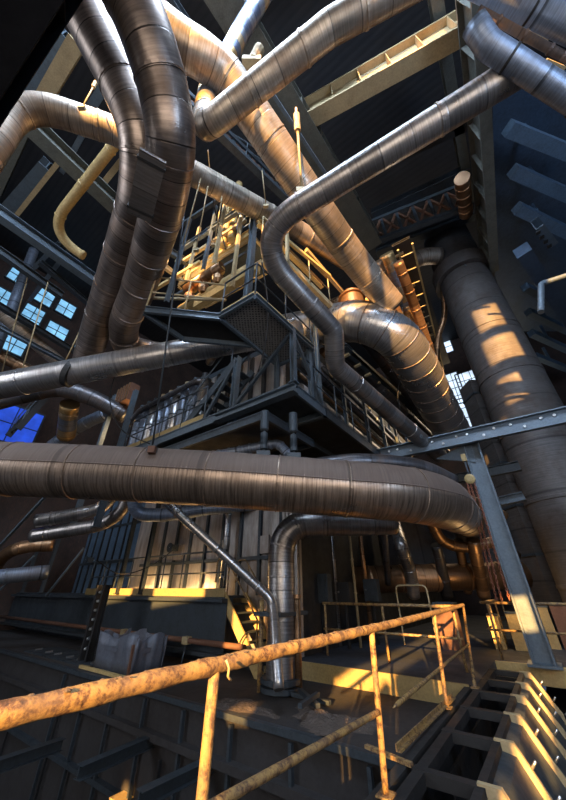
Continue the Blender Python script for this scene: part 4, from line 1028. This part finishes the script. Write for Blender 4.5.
for k in range(5): MB().bar(p + BX*(-.44 + .22*k) - AX*.22 - UP*.38, p + BX*(-.44 + .22*k) - AX*.22 + UP*.38, .06, .04, up=AX).build('slat', M['copper'], e)
for k, (u0, v0, u1, v1, z, h, m, lab) in enumerate([
    (-10, 300, 92, 362, 11.0, .22, 'dark', 'dark truss chord crossing below the window rows'),
    (-10, 322, 96, 378, 10.0, .16, 'slate', 'pale thin beam under the window rows'),
    (40, 262, 110, 322, 12.6, .2, 'dark', 'dark beam passing right of the blue windows')]):
    a, b = zb(u0, v0, u1, v1, z); beam('roof_beam', a, b, h, h, M[m], lab)
for k, (u0, v0, u1, v1, d) in enumerate([(92, 306, 60, 372, 11.5), (108, 316, 82, 378, 11.8), (30, 268, 2, 372, 12.5), (48, 282, 12, 405, 12.0)]):
    tag(MB().cyl(D(u0, v0, d), D(u1, v1, d*.97), .022, 8).build('stay_rod', M['beamtan']), ['pale stay rod just left of the brown pipe pair foot', 'pale stay rod nearest the brown pipe pair foot', 'long pale stay rod in front of the left windows', 'long pale stay rod crossing the tan pipe at the left'][k], 'rod', 'stay rods at the left')
# ------------------------------------------------------------------ denser sunlit scaffold
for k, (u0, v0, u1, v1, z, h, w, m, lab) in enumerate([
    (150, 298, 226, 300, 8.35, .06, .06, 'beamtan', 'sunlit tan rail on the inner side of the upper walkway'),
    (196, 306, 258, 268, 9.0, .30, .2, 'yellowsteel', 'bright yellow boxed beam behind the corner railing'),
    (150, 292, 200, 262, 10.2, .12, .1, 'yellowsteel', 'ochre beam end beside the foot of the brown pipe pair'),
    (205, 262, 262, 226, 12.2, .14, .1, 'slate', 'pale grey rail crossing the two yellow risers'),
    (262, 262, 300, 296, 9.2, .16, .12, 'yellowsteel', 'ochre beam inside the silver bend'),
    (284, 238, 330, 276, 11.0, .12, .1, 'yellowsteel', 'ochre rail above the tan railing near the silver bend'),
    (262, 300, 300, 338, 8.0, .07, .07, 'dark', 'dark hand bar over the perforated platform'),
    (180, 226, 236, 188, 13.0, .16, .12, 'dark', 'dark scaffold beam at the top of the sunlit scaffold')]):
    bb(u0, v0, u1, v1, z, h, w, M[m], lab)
for k, (u, v, z0, z1) in enumerate([(186, 280, 9.6, 12.6), (203, 268, 9.6, 13.2), (214, 262, 8.6, 12.6), (166, 300, 7.1, 10.6), (232, 285, 8.0, 11.2), (270, 258, 9.4, 12.0), (288, 275, 8.8, 11.2)]):
    p = PZ(u, v, z0); tag(MB().angle(p, V((p.x, p.y, z1)), .09, up=AX).build('scaffold_upright', M['slate'] if k % 2 else M['beamtan']), ['tan scaffold upright nearest the brown pipe pair', 'grey scaffold upright second from the brown pipe pair', 'tan scaffold upright behind the corner railing', 'grey upright at the left end of the upper walkway', 'tan upright beside the tall pale post', 'grey upright just inside the silver bend', 'tan upright right of the silver bend'][k], 'upright', 'scaffold uprights', 'thing')
for k in range(3):
    p = PZ(190 + k*14, 296 - k*9, 9.6); e = empty('valve', p, ['leftmost valve on the sunlit scaffold', 'middle valve on the sunlit scaffold', 'valve on the sunlit scaffold nearest the tall post'][k], 'valve', 'scaffold valves')
    MB().lathe(p - UP*.25, UP, [(0, .08), (.1, .16), (.25, .18), (.4, .08), (.6, .05)], 14).build('valve_body', M['copper'], e)
    MB().lathe(p + UP*.35, UP, [(0, .18), (.04, .18)], 16).build('hand_wheel', M['yellowsteel'], e)

# ------------------------------------------------------------------ small fittings of pit, ledge and recess
for k, (t0_, t1_) in enumerate([(8.6, 9.9), (10.0, 11.3), (11.4, 12.7), (12.8, 14.1)]):
    e = tag(MB().poly([W(5.3, t0_, LZ+.03), W(6.3, t0_, LZ+.03), W(6.3, t1_, LZ+.03), W(5.3, t1_, LZ+.03)], .03).build('cover_plate', M['dark']), ['blue grey cover plate on the ledge under the crumpled bin', 'blue grey cover plate on the ledge just left of the bolted column', 'third blue grey cover plate left from the crumpled bin', 'farthest left blue grey cover plate on the ledge'][k], 'plate', 'ledge cover plates')
    for q in (.2, .8): MB().bar(W(5.5, t0_ + (t1_-t0_)*q, LZ+.05), W(5.7, t0_ + (t1_-t0_)*q, LZ+.05), .03, .04).build('lifting_handle', M['chrome'], e)
struct('trim_4', MB().bar(W(5.04, EDGE_T, -1.75), W(5.04, 21.8, -1.75), .12, .08), M['dark'])
struct('trim_5', MB().bar(W(5.05, EDGE_T, LZ-.04), W(5.05, 21.8, LZ-.04), .10, .08), M['dark'])
for k in range(8):
    t = 2.4 + k*1.15
    tag(MB().bar(W(5.02, t, -.42), W(5.02, t, -4.1), .05, .06, up=AX).build('pit_strut', M['dark']), ['steel strip on the pit wall, nearest the hatches', 'steel strip on the pit wall, second from the hatches', 'steel strip on the pit wall, third from the hatches', 'steel strip on the pit wall behind the middle rail of the big handrail', 'steel strip on the pit wall behind the nearest handrail post', 'steel strip on the pit wall left of the nearest handrail post', 'steel strip on the pit wall below the crumpled bin', 'steel strip on the pit wall below the left end of the big handrail'][k], 'strip', 'pit wall strips', 'thing')
# recess behind the handrail
for k, (u, v, y, w, h, m, lab) in enumerate([(322, 588, 10.4, .5, .7, 'dark', 'dark switch box in the recess nearest the upright elbow pipe'), (345, 592, 10.8, .4, .5, 'black', 'black switch box in the recess, middle one'), (372, 590, 11.6, .45, .6, 'dark', 'dark switch box in the recess near the kinked pipe')]):
    p = PY(u, v, y); e = empty('switch_box', p, lab, 'switch box', 'recess switch boxes')
    MB().bar(V((p.x, p.y, 0)), V((p.x, p.y, p.z - h/2)), .06, .06, up=AX).build('stand', M['black'], e)
    MB().bar(p - BX*w/2, p + BX*w/2, .25, h).build('body', M[m], e); MB().bar(p - BX*w*.4 - AX*.14, p + BX*w*.4 - AX*.14, .02, h*.85).build('door', M[m], e)
    MB().cyl(p - AX*.16 + BX*w*.3, p - AX*.2 + BX*w*.3, .025, 8).build('knob', M['chrome'], e)
for k, (u, y, z0, z1, r, m) in enumerate([(318, 10.6, 0, 5, .05, 'copper'), (333, 11.2, 0, 5, .08, 'steel'), (352, 11.0, 0, 5, .04, 'beamtan'), (363, 11.8, 0, 5, .07, 'copper')]):
    p = PY(u, 560, y); pipe('riser_pipe', [V((p.x, p.y, 0)), V((p.x, p.y, z1))], r, M[m], ['thin brown riser in the recess nearest the upright elbow pipe', 'grey riser second into the recess', 'pale thin riser third into the recess', 'brown riser deepest in the recess before the kinked pipe'][k], seg=12, bands=.9, group='recess risers')
# loose cables
for k, pts in enumerate([
    [D(208, 150, 9), D(214, 205, 9.2), D(226, 250, 9.2)],
    [D(262, 262, 7.4), D(268, 310, 7.2), D(264, 350, 7.2), D(258, 372, 7.2)],
    [D(118, 366, 9), D(110, 400, 9), D(122, 430, 9), D(150, 444, 9)],
    [D(402, 300, 11), D(404, 350, 11), D(398, 400, 11), D(410, 436, 11)],
    [D(96, 560, 11), D(120, 574, 10.6), D(150, 566, 10.4), D(176, 548, 10.2)]]):
    pipe('cable', catmull(pts, .1), .018, M['black'], ['black cable drooping behind the diagonal tan pipe', 'black cable hanging at the perforated platform', 'black cable looping left of the upright tubes', 'black cable hanging across the fat elbow', 'black cable sagging along the lit sheet metal wall'][k], 'cable', seg=6)
# ladder frame left of the chimney
a, b = PZ(398, 250, 13.0), PZ(434, 372, 13.0)
e = empty('ladder', a, 'sunlit ochre ladder frame running beside the banded pipe left of the chimney', 'ladder'); x = (b-a).normalized().cross(UP)
for s_ in (0, .55): MB().bar(a + x*s_, b + x*s_, .07, .07).build('stile', M['yellowsteel'], e)
for k in range(12): MB().cyl(a.lerp(b, (k+.5)/12), a.lerp(b, (k+.5)/12) + x*.55, .025, 8).build('rung', M['beamtan'], e)

# ------------------------------------------------------------------ camera
cam = bpy.data.cameras.new('camera'); cam.sensor_fit = 'VERTICAL'; cam.sensor_height = 36; cam.lens = F/800*36; cam.clip_start = .02; cam.clip_end = 200
co = bpy.data.objects.new('camera', cam); COL.objects.link(co); co.location = EYE; co.rotation_euler = (math.pi/2 + TH, 0, 0)
bpy.context.scene.camera = co

# ------------------------------------------------------------------ light
SUN = V((.30, 1, -.20)).normalized()          # direction the sunlight travels: low evening sun through gaps cut in the unseen rear wall
sun = bpy.data.lights.new('sun', 'SUN'); sun.energy = 23; sun.color = (1, .52, .15); sun.angle = math.radians(.5)
so = bpy.data.objects.new('sun', sun); COL.objects.link(so); so.rotation_euler = SUN.to_track_quat('-Z', 'Y').to_euler()

def area(name, loc, look, sx, sy, e, col):
    l = bpy.data.lights.new(name, 'AREA'); l.shape = 'RECTANGLE'; l.size = sx; l.size_y = sy; l.energy = e; l.color = col
    o = bpy.data.objects.new(name, l); COL.objects.link(o); o.location = loc
    o.rotation_euler = (V(look) - V(loc)).to_track_quat('-Z', 'Y').to_euler(); return o
area('skylight_cool', (-2, -2.5, 17), (0, 6, 4), 9, 4, 3000, (.62, .78, 1.0))  # cool fill added high behind the camera; no skylight is built here
area('window_light_left', (-15, -1, 7), (0, 8, 5), 5, 8, 650, (.90, .93, 1.0))  # broad fill added from the left, standing free of any window
area('window_light_right', (8, -5.5, 6), (9, 7, 12), 6, 5, 1300, (.50, .70, 1.0))  # blue fill added to lift the right roof ledges
area('window_light_rear', (0, -5.5, 3.5), (0, 6, 5), 10, 4, 380, (1, .86, .72))  # warm fill added in front of the rear wall
area('window_light_far', W(25, 0, 12), W(10, 2, 4), 6, 6, 450, (1, .76, .48))  # warm fill added just inside the far windows

w = bpy.data.worlds.new('world'); bpy.context.scene.world = w; w.use_nodes = True
w.node_tree.nodes['Background'].inputs[0].default_value = (.35, .48, .75, 1); w.node_tree.nodes['Background'].inputs[1].default_value = .12

def lamp(name, loc, e, r=.25, col=(1, .62, .25)):  # warm point fill added for brightness, without any fixture
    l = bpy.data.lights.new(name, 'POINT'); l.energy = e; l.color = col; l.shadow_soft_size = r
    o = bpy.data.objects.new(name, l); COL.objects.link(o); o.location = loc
lamp('scaffold_lamp', PZ(205, 285, 10.2) - AX*.6, 60)  # added fill that brightens the scaffold
lamp('scaffold_lamp_low', PZ(262, 285, 9.0) + AX*.4, 50)  # second added fill, lower in the scaffold
lamp('machine_lamp', PY(512, 596, 10.2), 35)  # added fill for the yellow glow behind the column
lamp('deck_lamp', W(7.45, 9.6, 1.5), 40); lamp('deck_lamp_far', W(7.45, 12.2, 1.5), 40)  # added fills that warm the wall behind the deck
lamp('tube_lamp', W(5.5, 11.3, 7.0), 70)  # added fill near the row of upright tubes

# unseen rear wall as a gobo: openings cut where sun patches are wanted
WY = -7.0
def hit(p): return p - SUN * ((p.y - WY)/SUN.y)
ops = []
def opening(p, w, h): q = hit(p); ops.append((q.x - w/2, q.x + w/2, q.z - h/2, q.z + h/2))
OPEN = True
for p in [path[k] for k in range(0, len(path), 12)]: opening(p, .5, .42)
for (b, t) in (b1, b2, b3, b4): opening((b + t)/2, .14, 1.25)
for s_ in hs[1:]: opening(W(s_, .74, -.26), .24, .6)
opening(c(10.9) + V((-.5, -.9, 0)), 1.0, 1.25); opening(c(9.3) + V((-.5, -.9, 0)), 1.2, 1.2); opening(c(7.5) + V((-.7, -.7, 0)), .7, 1.1)
opening(W(7, 9.0, 1.35), 2.4, .7); opening(W(7, 12.2, 1.35), 1.6, .7)
opening(PZ(222, 262, 11), 3.2, 3.0)
opening(D(270, 70, 6.5), 3.4, 1.3); opening(D(330, 230, 10), 2.2, 1.4); opening(D(415, 350, 11), 2.0, 2.6)
opening(PZ(400, 66, 16.2), 3, .8); opening(D(490, 455, 12.4), .5, .6); opening(PS(520, 612, s0), .7, .7); opening(PZ(410, 280, 13), 1.6, 3)
opening(W(EDGE_S, 3.35, -.1), .35, .35); opening(PZ(235, 716, LZ), .5, .26); opening(PZ(122, 797, -1.7), .4, .3); opening(W(7, 6.4, .6), .6, 1.0)
xs = sorted({-45., 22.} | {x for o in ops for x in o[:2]}); zs = sorted({-5., 26.} | {z for o in ops for z in o[2:]})
wl = MB()
for x0, x1 in zip(xs[:-1], xs[1:]):
    for z0, z1 in zip(zs[:-1], zs[1:]):
        cx, cz_ = (x0+x1)/2, (z0+z1)/2
        if any(o[0] < cx < o[1] and o[2] < cz_ < o[3] for o in ops): continue
        wl.bar(V((x0, WY, cz_)), V((x1, WY, cz_)), .3, z1-z0)
struct('wall_rear', wl, M['brick'])

vs = bpy.context.scene.view_settings
vs.view_transform = 'Standard'; vs.look = 'None'; vs.gamma = 1; vs.use_curve_mapping = False; vs.exposure = 0.4
